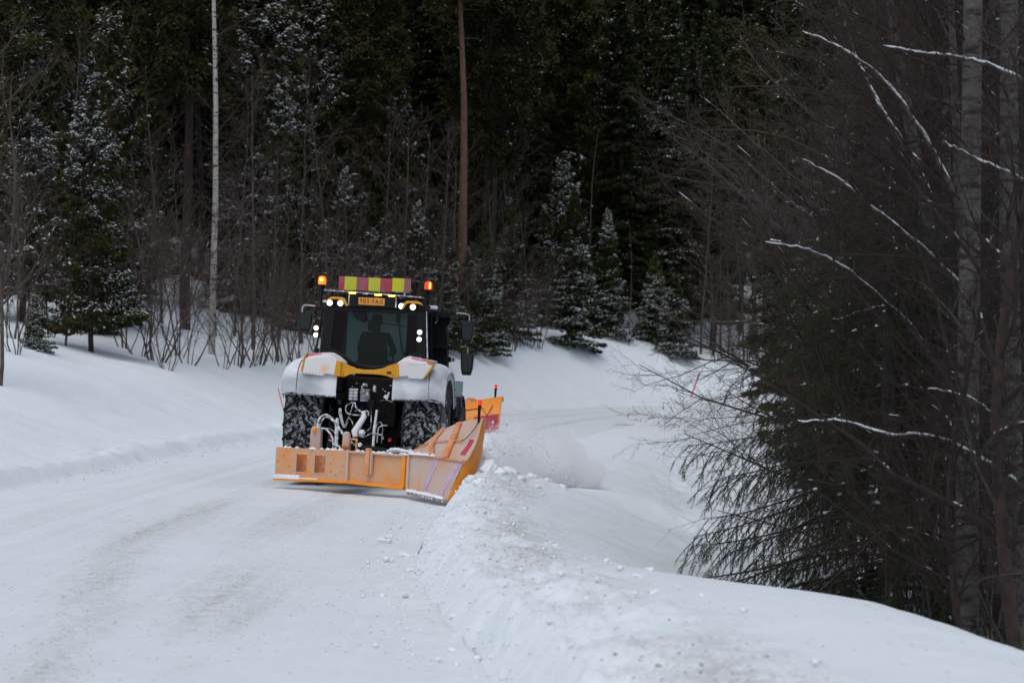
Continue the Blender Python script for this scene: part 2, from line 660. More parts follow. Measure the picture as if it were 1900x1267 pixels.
def height(X, Y, detail=True):
    X = np.asarray(X, float)
    Y = np.asarray(Y, float)
    e = sdist(X, Y, OUTER_S)
    i = -sdist(X, Y, INNER_S)
    bank = np.interp(Y, [10, 25, 60, 110], [.10, .20, .30, .30])
    t = np.clip(-e / np.maximum(-e - i, .1), 0, 1)
    z = np.where((e <= 0) & (i <= 0), bank * (.45 - t), 0)
    # outside of the bend: low ploughed edge, bank, then the wooded hill
    B = np.interp(Y, [0, 30, 45, 70, 92, 112], [1.0, 1.1, 1.5, 2.1, 2.9, 3.55])
    B = B * np.interp(X, [5, 9, 18, 30], [1, .85, .42, .3])
    slope = np.interp(X, [-30, 4, 14, 30], [.19, .19, .10, .07]) + .12 * sst((e - 14) / 25)
    zo = bank * .45 + .24 * sst(e / .45) + B * (.35 * sst(e / 6.2) + .65 * sst((e - .2) / 6.2)) + slope * np.maximum(e - 5.2, 0) * sst((e - 5) / 3)
    z = np.where(e > 0, zo, z)
    ii = np.clip(i, 0, 39.9)
    near, near2, mid, far = (np.interp(ii, _I, p) for p in (P_NEAR, P_NEAR2, P_MID, P_FAR))
    wk = sst((Y - 13.5) / 5)
    near = near * (1 - wk) + near2 * wk
    wn_ = sst((29.2 - Y) / 1.4)
    wf = sst((Y - 74) / 11)
    zi = -.55 * bank + near * wn_ + (1 - wn_) * (mid * (1 - wf) + far * wf)
    z = np.where(i > 0, zi, z)
    if detail:
        off = np.maximum(e, i)
        w = sst(off / 2.5)
        z = z + w * (.22 * fbm(X * .16, Y * .16, 3, 3) + .05 * fbm(X * .9, Y * .9, 3, 9))
        # broken lumps along the ploughed edges
        lump = np.exp(-((i - .55) / .55) ** 2) * wn_ * (i > -.35)
        z = z + lump * (.13 * fbm(X * 2.3, Y * 1.6, 5, 21) + .05 * fbm(X * 9, Y * 6, 3, 25))
        pile = np.exp(-((X + .25) / .95) ** 2 - ((Y - 27.6) / 1.5) ** 2) * sst((i + .2) / .5)
        z = z + pile * (.04 + .16 * np.abs(fbm(X * 3.1, Y * 3.1, 4, 31)))
        z = z + np.exp(-((i - .25) / .22) ** 2) * wn_ * .05 * fbm(X * 1.2 + Y * 7, Y * 1.3, 3, 33)
        lumpo = np.exp(-((e - .5) / .6) ** 2) * (e > 0)
        z = z + lumpo * (.10 * fbm(X * 2.0, Y * 1.2, 4, 41) + .22 * sst((Y - 50) / 30) * fbm(X * 1.6, Y * 1.6, 4, 47))
        # scraped, ridged snow in the hollow on the right
        hol = sst((i - 2.6) / 1.2) * sst((9 - i) / 3) * sst((70 - Y) / 30)
        z = z + hol * .12 * fbm(X * 3.2 + Y * .8, Y * 1.3 - X * .4, 4, 51)
    return z


def hz(x, y):
    return float(height(np.array([x]), np.array([y]))[0])


def bearing(px, d):
    """x of something seen at that column of the photograph from d metres away"""
    return (px - 950) * d / 3694.


def grid(tans, ds):
    A, D = np.meshgrid(tans, ds)
    return A * D, D


def grid_quads(nr, nc):
    i = np.arange((nr - 1) * (nc - 1))
    r, c = i // (nc - 1), i % (nc - 1)
    a = r * nc + c
    return np.stack([a, a + 1, a + nc + 1, a + nc], 1)


def set_dirt(me, d):
    at = me.attributes.new('dirt', 'FLOAT', 'POINT')
    at.data.foreach_set('value', np.clip(d, 0, 1).astype(np.float32).ravel())


def ground():
    ts = np.concatenate([[-2.6, -1.6, -1.1, -.8, -.6, -.5, -.42, -.37], np.linspace(-.34, .34, 620), [.37, .42, .5, .6, .8, 1.1, 1.6, 2.6]])
    ds = np.concatenate([[1.0, 2.0, 3.2, 4.5, 5.6], np.geomspace(6.5, 260, 680), [290, 340, 420, 600]])
    X, Y = grid(ts, ds)
    Z = height(X, Y)
    e = sdist(X, Y, OUTER_S)
    i = -sdist(X, Y, INNER_S)
    inside = np.minimum(-e, -i)
    Zg = np.where(inside > 0, Z - .05 * sst(inside / .12), Z)
    me = np_mesh('snowy_ground', np.stack([X, Y, Zg], -1), grid_quads(*X.shape), M_SNOW, smooth=True)
    dirt = np.exp(-((i - .85 - .15 * fbm(Y * .6, X * .6, 2, 3)) / .38) ** 2) * sst((29 - Y) / 2) * np.clip(.55 + 1.5 * fbm(X * 1.1, Y * .7, 3, 61), 0, 1)
    dirt = dirt + .35 * np.exp(-((i - 3.6) / 1.3) ** 2) * sst((60 - Y) / 30) * np.clip(.4 + fbm(X, Y, 3, 64), 0, 1)
    set_dirt(me, dirt)
    o = bpy.data.objects.new('snowy_ground', me)
    COL.objects.link(o)
    tag(o, kind='structure')
    # the ground goes on behind the photographer
    b = MB()
    b.add([(-160, -120, -.1), (160, -120, -.1), (160, 1.0, -.1), (-160, 1.0, -.1)], [(0, 1, 2, 3)])
    tag(b.build('ground_behind', M_CRUST), kind='structure')
    # the road: its own sheet in strips across
    ds2 = np.concatenate([np.linspace(-10, 7, 12), np.geomspace(7.5, 150, 560)])
    us = np.linspace(0, 1, 230)
    ox = np.interp(ds2, OUTER_S[:, 1], OUTER_S[:, 0])
    ix = np.interp(ds2, INNER_S[:, 1], INNER_S[:, 0])
    U, D = np.meshgrid(us, ds2)
    X = ox[:, None] * (1 - U) + ix[:, None] * U
    Y = D
    Z = height(X, Y, False)
    e = -sdist(X, Y, OUTER_S)
    i2 = -sdist(X, Y, INNER_S)
    edge = np.minimum(e, -i2)
    Z = Z + .004 * sst(edge / .1) + .012 * fbm(X * .9, Y * .35, 3, 71) + .006 * fbm(X * 5, Y * 3, 3, 75)
    frac = e / np.maximum(e - i2, .1)
    w = e                                           # metres from the outer edge
    for c, dep, wd in ((1.75, -.030, .12), (2.15, .016, .12), (1.25, .018, .15), (.8, -.016, .12), (2.6, -.012, .2), (4.55, -.008, .3)):
        Z = Z + dep * np.exp(-((w - c) / wd) ** 2)
    for c in (1.6, 3.4, 5.3):
        Z = Z - .03 * np.exp(-((w - c) / .2) ** 2) * sst((Y - 48) / 12)
    Z = Z + .0045 * vnoise(w * 13, Y * .22, 5) + .0035 * vnoise(w * 31, Y * .5, 6)
    rub = np.exp(-(np.minimum(np.abs(-i2), 9) / .33) ** 2) * sst((29 - Y) / 2)
    Z = Z + rub * (.03 * np.clip(fbm(X * 6, Y * 6, 3, 77) * 2.2, 0, 1) + .02)
    Z = np.where(edge < .01, Z - .02, Z)
    me = np_mesh('road', np.stack([X, Y, Z], -1), grid_quads(*X.shape), M_ROAD, smooth=True)
    pat = np.clip(.62 + 1.3 * fbm(X * .7, Y * .25, 4, 81), .1, 1)
    dirt = pat * (.95 * np.exp(-((w - 3.15 - .15 * np.clip(21 - Y, 0, 20)) / .27) ** 2) + .75 * np.exp(-((w - 4.4 - .12 * np.clip(20 - Y, 0, 20)) / .34) ** 2) + .18)
    dirt = dirt * (.75 + .7 * vnoise(w * 9, Y * .3, 8))
    far = sst((Y - 50) / 15) * (.55 * np.exp(-((w - 3.4) / .22) ** 2) + .7 * np.exp(-((w - 5.3) / .20) ** 2) + .4 * np.exp(-((w - 1.6) / .2) ** 2) + .08)
    dirt = 1.25 * dirt * sst((w - .5) / 1.0) * sst((46 - Y) / 12) + far
    set_dirt(me, dirt)
    o = bpy.data.objects.new('road', me)
    COL.objects.link(o)
    tag(o, kind='structure')


ground()

# ------------------------------------------------------------------ loose snow
def blob_mesh(name, seed, m, sub=2, flat=.75, rough=.35):
    bm = bmesh.new()
    bmesh.ops.create_icosphere(bm, subdivisions=sub, radius=1)
    rr = random.Random(seed)
    ph = [rr.uniform(0, 6.3) for _ in range(9)]
    for v in bm.verts:
        c = v.co
        k = 1 + rough * (math.sin(3 * c.x + ph[0]) * math.cos(2.6 * c.y + ph[1]) * .55 + .35 * math.sin(5 * c.z + 4 * c.x + ph[2]) + .3 * math.sin(7 * c.y + ph[3] - 5 * c.z)) + rr.uniform(-.05, .05)
        v.co = Vector((c.x * k, c.y * k * .85, c.z * k * flat))
    me = bpy.data.meshes.new(name)
    bm.to_mesh(me)
    bm.free()
    for p in me.polygons:
        p.use_smooth = True
    me.materials.append(m)
    return me


def clods():
    kinds = [blob_mesh('snow_clod', 40 + k, M_CLOD, 3) for k in range(5)]
    r = random.Random(5)
    n = 0
    # big lumps thrown up where the wing ends
    spots = [(-.32, 27.9, .13), (-.02, 28.0, .10), (.28, 27.8, .08), (-.15, 27.2, .10), (.12, 27.0, .07), (.5, 28.2, .07), (-.55, 26.6, .09), (-.42, 26.0, .08), (.7, 27.5, .06), (-.62, 27.1, .07), (.35, 26.6, .05), (-.3, 28.6, .14), (.15, 28.9, .12)]
    for x, y, s in spots:
        o = inst('snow_clod', kinds[n % 5], None, (x, y, hz(x, y) + s * .25), (r.uniform(-.4, .4), r.uniform(-.4, .4), r.uniform(0, 6)), (s * r.uniform(.8, 1.25), s, s * r.uniform(.8, 1)))
        tag(o, 'white snow clod heaped beside the tip of the side wing', 'snow clod', 'snow clods heaped at the wing tip')
        n += 1
    for k in range(46):
        y = r.uniform(10.5, 26)
        side = r.random()
        ix = float(np.interp(y, INNER_S[:, 1], INNER_S[:, 0]))
        if side < .42:
            x = ix + r.gauss(-.22, .16)
        else:
            x = ix + r.uniform(.3, 1.6)
        s = r.uniform(.014, .040) * (1.0 if side < .42 else .8)
        foot = x < ix
        o = inst('snow_clod', kinds[n % 5], None, (x, y, hz(x, y) + (.035 if foot else 0) + s * .25), (r.uniform(-.5, .5), r.uniform(-.5, .5), r.uniform(0, 6)), (s * r.uniform(.8, 1.7), s, s * .8))
        tag(o, 'small snow clod lying at the foot of the ploughed berm' if foot else 'small snow clod lying on top of the ploughed berm', 'snow clod',
            'snow clods at the foot of the berm' if foot else 'snow clods on the berm')
        n += 1
    # crumbs too many to count
    V, Q = [], []
    base = np.array([(1, 0, 0), (0, 1, 0), (-1, 0, 0), (0, -1, 0), (0, 0, 1), (0, 0, -.6)], float)
    tri = np.array([(0, 1, 4), (1, 2, 4), (2, 3, 4), (3, 0, 4), (1, 0, 5), (2, 1, 5), (3, 2, 5), (0, 3, 5)])
    m = 2600
    y = np.concatenate([rng.uniform(8, 28, m // 2), rng.uniform(30, 90, m - m // 2)])
    ix = np.interp(y, INNER_S[:, 1], INNER_S[:, 0])
    ox = np.interp(y, OUTER_S[:, 1], OUTER_S[:, 0])
    x = np.where(np.arange(m) < m // 2, ix + rng.normal(-.12, .28, m) + (rng.random(m) < .35) * rng.uniform(.2, 1.3, m), ox + rng.normal(.12, .16, m))
    z = height(x, y)
    s = rng.uniform(.005, .016, m) * (1 + (rng.random(m) < .1) * 1.0) * np.interp(y, [8, 75], [.9, 1.25])
    P = base[None] * s[:, None, None] * rng.uniform(.7, 1.4, (m, 6, 1)) + np.stack([x, y, z + .012 + s * .3], 1)[:, None, :]
    T = (tri[None] + 6 * np.arange(m)[:, None, None]).reshape(-1, 3)
    me = np_mesh('snow_crumbs', P, np.zeros((0, 4)), M_CLOD, True, T)
    o = inst('snow_crumbs', me)
    tag(o, 'fine crumbs of snow scattered along both edges of the road', 'snow', kind='stuff')


clods()

# ------------------------------------------------------------------ vegetation meshes
def tubes(polys, n=4):
    """many tapering branches as one set of arrays; polys = [(points Kx3, radii K), ...]"""
    Vs, Qs, off = [], [], 0
    by = {}
    for p, r in polys:
        by.setdefault(len(p), []).append((p, r))
    for K, lst in by.items():
        P = np.array([a for a, _ in lst], float)
        Rr = np.array([b for _, b in lst], float)
        m = len(P)
        T = np.gradient(P, axis=1)
        T /= np.linalg.norm(T, axis=2, keepdims=True) + 1e-9
        ref = np.where(np.abs(T[:, :1, 2:3]) > .8, np.array([[[1., 0, 0]]]), np.array([[[0, 0, 1.]]]))
        ref = np.broadcast_to(ref, T.shape)
        A = np.cross(T, ref)
        A /= np.linalg.norm(A, axis=2, keepdims=True) + 1e-9
        B = np.cross(T, A)
        an = 2 * math.pi * np.arange(n) / n
        V = P[:, :, None, :] + Rr[:, :, None, None] * (A[:, :, None, :] * np.cos(an)[None, None, :, None] + B[:, :, None, :] * np.sin(an)[None, None, :, None])
        k = np.arange(K - 1)
        j = np.arange(n)
        q = np.stack([k[:, None] * n + j[None], k[:, None] * n + (j[None] + 1) % n, (k[:, None] + 1) * n + (j[None] + 1) % n, (k[:, None] + 1) * n + j[None]], -1).reshape(-1, 4)
        Q = (q[None] + (np.arange(m) * K * n)[:, None, None]).reshape(-1, 4) + off
        Vs.append(V.reshape(-1, 3))
        Qs.append(Q)
        off += m * K * n
    return np.concatenate(Vs), np.concatenate(Qs)


def tubes_mesh(name, polys, m, n=4):
    V, Q = tubes(polys, n)
    return np_mesh(name, V, Q, m, True)


def grow(out, r, p, d, L, rad, depth, spec):
    """grow one branch and its children; spec per depth: segs, bend, lift, n children, length ratio, angle, first"""
    s = spec[depth]
    K = s['segs']
    pts, rs = [p], [rad]
    dd = d.copy()
    for k in range(K):
        dd = dd + np.array([r.gauss(0, s['bend']), r.gauss(0, s['bend']), r.gauss(0, s['bend']) + s['lift']])
        dd /= np.linalg.norm(dd)
        p = p + dd * (L / K)
        pts.append(p)
        rs.append(rad * (1 - (k + 1) / K * s.get('taper', .8)))
    out.append((depth, np.array(pts), np.array(rs)))
    if depth + 1 >= len(spec):
        return
    n = s['n'] if s['n'] < 3 else int(round(s['n'] * r.uniform(.8, 1.2) * (L / s.get('ref', L)) ** .7))
    for c in range(n):
        t = s['first'] + (1 - s['first']) * (c + r.random()) / max(n, 1)
        t = min(t, .98)
        f = t * K
        a = int(f)
        q = pts[a] * (1 - (f - a)) + pts[min(a + 1, K)] * (f - a)
        tan = pts[min(a + 1, K)] - pts[a]
        tan = tan / (np.linalg.norm(tan) + 1e-9)
        rv = np.array([r.gauss(0, 1), r.gauss(0, 1), r.gauss(0, .8)])
        rv -= tan * rv.dot(tan)
        rv /= np.linalg.norm(rv) + 1e-9
        ang = math.radians(s['ang'] * r.uniform(.7, 1.3))
        nd = tan * math.cos(ang) + rv * math.sin(ang)
        grow(out, r, q, nd, L * s['len'] * r.uniform(.6, 1.2) * (1 - .45 * t), max(rad * s['thin'] * (1 - .55 * t), spec[depth + 1].get('rmin', .001)), depth + 1, spec)


def snow_on(out, r, maxdepth, cover, rmin=.004, grow_=1.0, flat=.62):
    """lumpy snow lying along the upper side of branches"""
    polys = []
    for dep, P, Rr in out:
        if dep > maxdepth:
            continue
        for k in range(len(P) - 1):
            v = P[k + 1] - P[k]
            L = np.linalg.norm(v)
            if L < 1e-4:
                continue
            hor = 1 - abs(v[2]) / L
            if r.random() > cover * (.25 + hor) or hor < .12:
                continue
            ra = max((Rr[k] + Rr[k + 1]) / 2, rmin)
            n = 9
            a0 = r.uniform(0, .6)
            a1 = min(1, a0 + r.uniform(.15, .5))
            ts = np.linspace(a0, a1, n)
            pts = P[k][None] + v[None] * ts[:, None]
            pts[:, 2] += ra * .75 + rmin * .4
            w = np.array([.3] + [r.uniform(.45, 1.25) for _ in range(7)] + [.3]) * (ra * .75 + rmin * .5) * grow_
            polys.append((pts, w))
    return polys


def decid(name, seed, H, spec, trunk_r, lean=(0, 0), m=None, mt=None, snow=0., stems=1, spread=.0, tw_n=3, snow_depth=1, snow_grow=1.):
    """returns a dict of part meshes: trunk, branches, snow"""
    r = random.Random(seed)
    out = []
    for k in range(stems):
        a = r.uniform(0, 6.28)
        rr_ = spread * (0.3 + .7 * r.random()) if stems > 1 else 0
        d = np.array([lean[0] + math.cos(a) * rr_, lean[1] + math.sin(a) * rr_, 1.0])
        d /= np.linalg.norm(d)
        p0 = np.array([math.cos(a) * .12 * (stems > 1), math.sin(a) * .12 * (stems > 1), -.25])
        grow(out, r, p0, d, H * (1 if k == 0 else r.uniform(.55, 1)), trunk_r * (1 if k == 0 else r.uniform(.5, .9)), 0, spec)
    parts = {}
    parts['trunk'] = tubes_mesh('trunk', [(P, q) for dd, P, q in out if dd == 0], mt or m, 8)
    big = [(P, q) for dd, P, q in out if dd == 1]
    fine = [(P, q) for dd, P, q in out if dd > 1]
    Vs, Qs = [], []
    o_ = 0
    for lst, n in ((big, 4), (fine, tw_n)):
        if lst:
            V, Q = tubes(lst, n)
            Vs.append(V)
            Qs.append(Q + o_)
            o_ += len(V)
    if Vs:
        parts['branches'] = np_mesh('branches', np.concatenate(Vs), np.concatenate(Qs), m, True)
    if snow > 0:
        sp = snow_on(out, r, snow_depth, snow, grow_=snow_grow)
        if sp:
            parts['branch_snow'] = tubes_mesh('branch_snow', sp, M_BRSNOW, 5)
    return parts


def conifer(seed, H, rmax, z0=.0, nb=220, per=60, mneed=None, mbark=None, snow=.2, droop=.35, size=.16, tip=.8, trunk_r=None, sparse=0., clump=0., power=.9):
    r = np.random.default_rng(seed)
    hh = z0 + (H - z0) * (np.arange(nb) + r.random(nb)) / nb
    t = (hh - z0) / (H - z0)
    L = rmax * (1 - t) ** power * r.uniform(.65, 1.12, nb) + .12
    if clump:
        L = rmax * (.35 + .65 * np.sin(np.clip(t, 0, 1) * math.pi * .92 + .25)) * r.uniform(.6, 1.1, nb)
    az = r.random(nb) * 6.283 + np.arange(nb) * 2.4
    dirx, diry = np.cos(az), np.sin(az)
    up0 = np.interp(t, [0, .5, 1], [-.05, .18, tip])
    # branch centre lines
    K = 5
    s = np.linspace(0, 1, K)
    cx = dirx[:, None] * L[:, None] * s
    cy = diry[:, None] * L[:, None] * s
    cz = hh[:, None] + L[:, None] * (up0[:, None] * s - droop * s ** 1.6 + .18 * s ** 3)
    br = np.stack([cx, cy, cz], -1)
    rad = np.maximum(.012 * L / max(rmax, .5) + .004, .005)[:, None] * (1 - .8 * s)[None]
    tr = trunk_r or H * .011
    tk = 9
    tz = np.linspace(-.4, H * .99, tk)
    wob = np.stack([.007 * H * np.sin(tz * .32 + seed), .007 * H * np.cos(tz * .27 + seed), tz], 1)
    wob[:, :2] *= (tz[:, None] > 0)
    trunk = (wob, tr * (1 - .92 * np.clip(tz / H, 0, 1)))
    tl = [trunk]
    if z0 > 5:
        for q in range(16):
            zz = r.uniform(1.5, z0)
            a_ = r.random() * 6.283
            l_ = r.uniform(.12, .7)
            b0 = np.array([np.interp(zz, tz, wob[:, 0]), np.interp(zz, tz, wob[:, 1]), zz])
            ks = np.linspace(0, 1, tk)[:, None]
            tl.append((b0 + ks * np.array([[math.cos(a_) * (l_ + tr), math.sin(a_) * (l_ + tr), .12 * l_]]) - ks ** 2 * np.array([[0, 0, .25 * l_]]), np.linspace(.022, .008, tk)))
    parts = {'trunk': tubes_mesh('trunk', tl, mbark, 8)}
    V, Q = tubes([(br[k], rad[k]) for k in range(nb)], 3)
    # needle sprays: slim diamonds set along and beside the branch
    cnt = np.maximum((per * (L / rmax) ** .9).astype(int), 6)
    bi = np.repeat(np.arange(nb), cnt)
    n = len(bi)
    f = np.clip(1 - np.abs(r.normal(0, .42, n)), .05, 1.0)
    if clump:
        f = np.clip(1 - np.abs(r.normal(0, .2, n)), .2, 1.02)
    side = r.choice([-1, 1], n)
    Lb = L[bi]
    spread = side * r.random(n) ** .8 * Lb * .42 * (1.15 - f) ** .7
    px, py = -diry[bi], dirx[bi]
    X = dirx[bi] * Lb * f + px * spread
    Yv = diry[bi] * Lb * f + py * spread
    Z = hh[bi] + Lb * (up0[bi] * f - droop * f ** 1.6 + .18 * f ** 3) - np.abs(spread) * .25 + r.normal(0, .035, n)
    if clump:
        Z = Z + r.normal(0, .16, n)
        X = X + r.normal(0, .16, n)
        Yv = Yv + r.normal(0, .16, n)
    C = np.stack([X, Yv, Z], 1)
    ax = np.stack([dirx[bi] * .7 + px * side * .7, diry[bi] * .7 + py * side * .7, r.normal(-.35, .45, n)], 1) + r.normal(0, .35, (n, 3))
    ax /= np.linalg.norm(ax, axis=1, keepdims=True)
    rv = r.normal(0, 1, (n, 3))
    wv = np.cross(ax, rv)
    wv /= np.linalg.norm(wv, axis=1, keepdims=True)
    ln = size * r.uniform(.6, 1.4, n)[:, None]
    wd = ln * r.uniform(.16, .30, n)[:, None]
    sp = np.stack([C - ax * ln * .5, C + wv * wd, C + ax * ln * .5, C - wv * wd], 1).reshape(-1, 3)
    sq = np.arange(n * 4).reshape(-1, 4)
    allV = np.concatenate([V, sp])
    allQ = np.concatenate([Q, sq + len(V)])
    me = np_mesh('crown', allV, allQ, mneed)
    me.materials.append(mbark)
    mi = np.zeros(len(allQ), dtype=np.int32)
    mi[:len(Q)] = 1
    me.polygons.foreach_set('material_index', mi)
    parts['crown'] = me
    if snow > 0:
        # snow lying in pads on the boughs: clustered, flattened lumps
        pads = []
        m = int(n * snow * .24)
        fld = fbm(C[:, 0] * .9 + seed, C[:, 2] * 1.1, 3, seed) + fbm(C[:, 1] * .9 + seed * 2, C[:, 2] * 1.1, 3, seed + 3)
        wgt = np.clip(fld + .25, 0, None) ** 1.5 * (f > .35)
        wgt = wgt / wgt.sum()
        pick = r.choice(n, size=min(m, int((wgt > 0).sum() * .8)), replace=False, p=wgt)
        q = len(pick)
        base = np.array([(-1, 0, 0), (-.55, .8, 0), (.5, .75, .05), (1, 0, -.1), (.55, -.8, 0), (-.5, -.8, 0), (-.35, .05, .75), (.4, 0, .7), (0, 0, -.3)])
        tri = np.array([(0, 6, 1), (1, 6, 2), (6, 7, 2), (2, 7, 3), (3, 7, 4), (7, 6, 5), (4, 7, 5), (5, 6, 0), (0, 1, 8), (1, 2, 8), (2, 3, 8), (3, 4, 8), (4, 5, 8), (5, 0, 8)])
        sz = size * r.uniform(.14, .50, q)[:, None]
        dh = ax[pick].copy()
        dh[:, 2] *= .5
        dh /= np.linalg.norm(dh, axis=1, keepdims=True)
        sd = np.cross(dh, np.array([0, 0, 1.]))
        sd /= np.linalg.norm(sd, axis=1, keepdims=True) + 1e-9
        P = C[pick][:, None, :] + base[None, :, 0:1] * (dh * sz)[:, None, :] + base[None, :, 1:2] * (sd * sz * .42)[:, None, :]
        P[:, :, 2] += base[None, :, 2] * sz * .30 + .012
        P += r.normal(0, .08, P.shape) * sz[:, :, None]
        T = (tri[None] + 9 * np.arange(q)[:, None, None]).reshape(-1, 3)
        parts['branch_snow'] = np_mesh('branch_snow', P, np.zeros((0, 4)), M_BRSNOW, True, T)
    return parts


def plant(name, parts, x, y, label, cat, group=None, s=1., rot=None, z=None, tilt=(0, 0)):
    if z is None:
        z = hz(x, y)
    root = empty(name, (x, y, z - .03), (tilt[0], tilt[1], random.uniform(0, 6.28) if rot is None else rot), label=label, cat=cat, group=group)
    root.rotation_mode = 'ZYX'
    root.scale = (s, s, s) if isinstance(s, (int, float)) else s
    for k, me in parts.items():
        o = bpy.data.objects.new(k, me)
        COL.objects.link(o)
        o.parent = root
        if k in ('branch_snow', 'crown', 'branches'):
            tag(o, kind='stuff')
    return root


# kinds --------------------------------------------------------------
SPR = [conifer(100 + k, 8.5, 1.75, .15, 230, 80, M_NEEDLEY, M_SPRB, snow=sn, size=.24) for k, sn in enumerate((1.9, 1.3, 2.3, .8))]
SPR_S = [conifer(120 + k, 4.2, 1.25, .05, 170, 60, M_NEEDLEY, M_SPRB, snow=2.4, size=.20) for k in range(2)]
PINE_Y = [conifer(130 + k, 9.5, 1.9, .8, 170, 95, M_NEEDLEP, M_PINED, snow=sn, size=.23, droop=.05, tip=.6, clump=0, power=.7) for k, sn in enumerate((1.7, .9))]
TALL = [conifer(140 + k, 25, 2.6, 2.5, 460, 150, M_NEEDLE, M_SPRB, snow=sn, size=.30, droop=.45, trunk_r=.24) for k, sn in enumerate((.25, .08, .5))]
TPINE = [conifer(150 + k, 24, 2.9, 9, 150, 330, M_NEEDLEP, M_PINED, snow=.08, size=.26, droop=.0, tip=.3, clump=1, trunk_r=.22) for k in range(2)]
TPINE_O = conifer(155, 26, 3.0, 17.5, 130, 170, M_NEEDLEP, M_PINEB, snow=.06, size=.36, droop=.0, tip=.3, clump=1, trunk_r=.29)

S_SHRUB = [dict(segs=8, bend=.12, lift=.03, n=9, len=.42, ang=32, first=.25, thin=.5, ref=3.5, taper=.75),
           dict(segs=5, bend=.13, lift=.03, n=7, len=.5, ang=40, first=.15, thin=.5, rmin=.005),
           dict(segs=4, bend=.12, lift=.03, n=3, len=.5, ang=34, first=.2, thin=.6, rmin=.004),
           dict(segs=3, bend=.14, lift=.02, n=0, len=.5, ang=30, first=.2, thin=.6, rmin=.0035)]
SHRUB = [decid('shrub', 200 + k, 6.0, S_SHRUB, .032, m=M_FARTWIG, mt=M_FARTWIG, stems=6, spread=.62, snow=.14) for k in range(3)]
SHRUBG = [decid('shrub', 210 + k, 7.0, S_SHRUB, .055, m=M_FARTWIG, mt=M_FARTWIG, stems=4, spread=.25, snow=.08) for k in range(2)]
S_TREE = [dict(segs=12, bend=.045, lift=.02, n=26, len=.34, ang=50, first=.2, thin=.36, ref=12, taper=.85),
          dict(segs=7, bend=.10, lift=.02, n=9, len=.42, ang=40, first=.15, thin=.5, rmin=.008),
          dict(segs=5, bend=.13, lift=.0, n=6, len=.48, ang=38, first=.15, thin=.55, rmin=.006),
          dict(segs=4, bend=.15, lift=-.01, n=0, len=.5, ang=34, first=.1, thin=.6, rmin=.0045)]
BTREE = [decid('tree', 220 + k, 13, S_TREE, .085, m=M_FARTWIG, mt=M_ALDERG, snow=.06) for k in range(2)]
S_BIRCH = [dict(segs=14, bend=.028, lift=.02, n=20, len=.13, ang=48, first=.22, thin=.22, ref=18, taper=.8),
           dict(segs=5, bend=.09, lift=.05, n=6, len=.5, ang=36, first=.15, thin=.5, rmin=.008),
           dict(segs=4, bend=.12, lift=-.03, n=4, len=.5, ang=36, first=.15, thin=.5, rmin=.006),
           dict(segs=3, bend=.12, lift=-.05, n=0, len=.5, ang=36, first=.15, thin=.5, rmin=.005)]
BIRCH = decid('birch', 232, 21, S_BIRCH, .135, m=M_ALDER, mt=M_BIRCH, snow=.05)
BIRCH_T = decid('birch', 236, 14, S_BIRCH, .06, m=M_ALDER, mt=M_BIRCHD, snow=.05)

# ------------------------------------------------------------------ trees one can point to
def at(px, d):
    return bearing(px, d), d


def off(x, y):
    return float(sdist(np.array([x]), np.array([y]), OUTER_S)[0])


def put(kind, parts, px, d, label, cat, s=1., group=None, rot=None, tilt=(0, 0), emin=4.6):
    x, y = at(px, d)
    while off(x, y) < emin and (px < 1260 or d > 94):
        d += 1
        x, y = at(px, d)
    return plant(kind, parts, x, y, label, cat, group, s, rot, None, tilt)


put('birch_tree', BIRCH, 393, 70, 'tall straight white birch trunk standing at the edge of the snowbank left of the tractor', 'birch tree', rot=2.2, tilt=(0, R(1.2)))
put('pine_tree', TPINE_O, 867, 98, 'tall orange barked pine with a bare trunk behind the tractor', 'pine tree', rot=.6, tilt=(0, R(-1.3)))
put('pine_tree', TPINE[0], 912, 108, 'dark reddish pine trunk just right of the tall orange barked pine', 'pine tree', rot=.3)
put('pine_tree', TPINE[1], 676, 104, 'slim dark red pine trunk above the striped roof board', 'pine tree', s=.8)
put('birch_tree', BIRCH_T, 1096, 124, 'thin grey birch among the spruces above the far bend', 'birch tree', s=.9, tilt=(0, R(1.5)))
put('birch_tree', BIRCH_T, 1166, 118, 'thin grey stem just left of the small bushy spruce', 'birch tree', s=.55, tilt=(0, R(1)))
put('spruce_tree', SPR[0], 1066, 112, 'snow covered spruce at the foot of the far bank right of the tractor', 'spruce tree', s=1.02)
put('spruce_tree', SPR[2], 1128, 119, 'second snow covered spruce from the left above the far bend', 'spruce tree', s=.9)
put('spruce_tree', SPR_S[0], 1252, 116, 'small bushy spruce thick with snow at the far bend', 'spruce tree', s=(1.25, 1.25, 1.12))
put('spruce_tree', SPR_S[1], 1215, 122, 'snowy young spruce tucked behind the small bushy one', 'spruce tree', s=1.25)
put('spruce_tree', SPR[1], 1010, 118, 'slender spruce with scattered snow left of the snow covered pair', 'spruce tree', s=.85)
put('young_pine', PINE_Y[0], 1047, 119, 'yellowish green young pine top rising over the snowy spruces', 'pine tree', s=1.1)
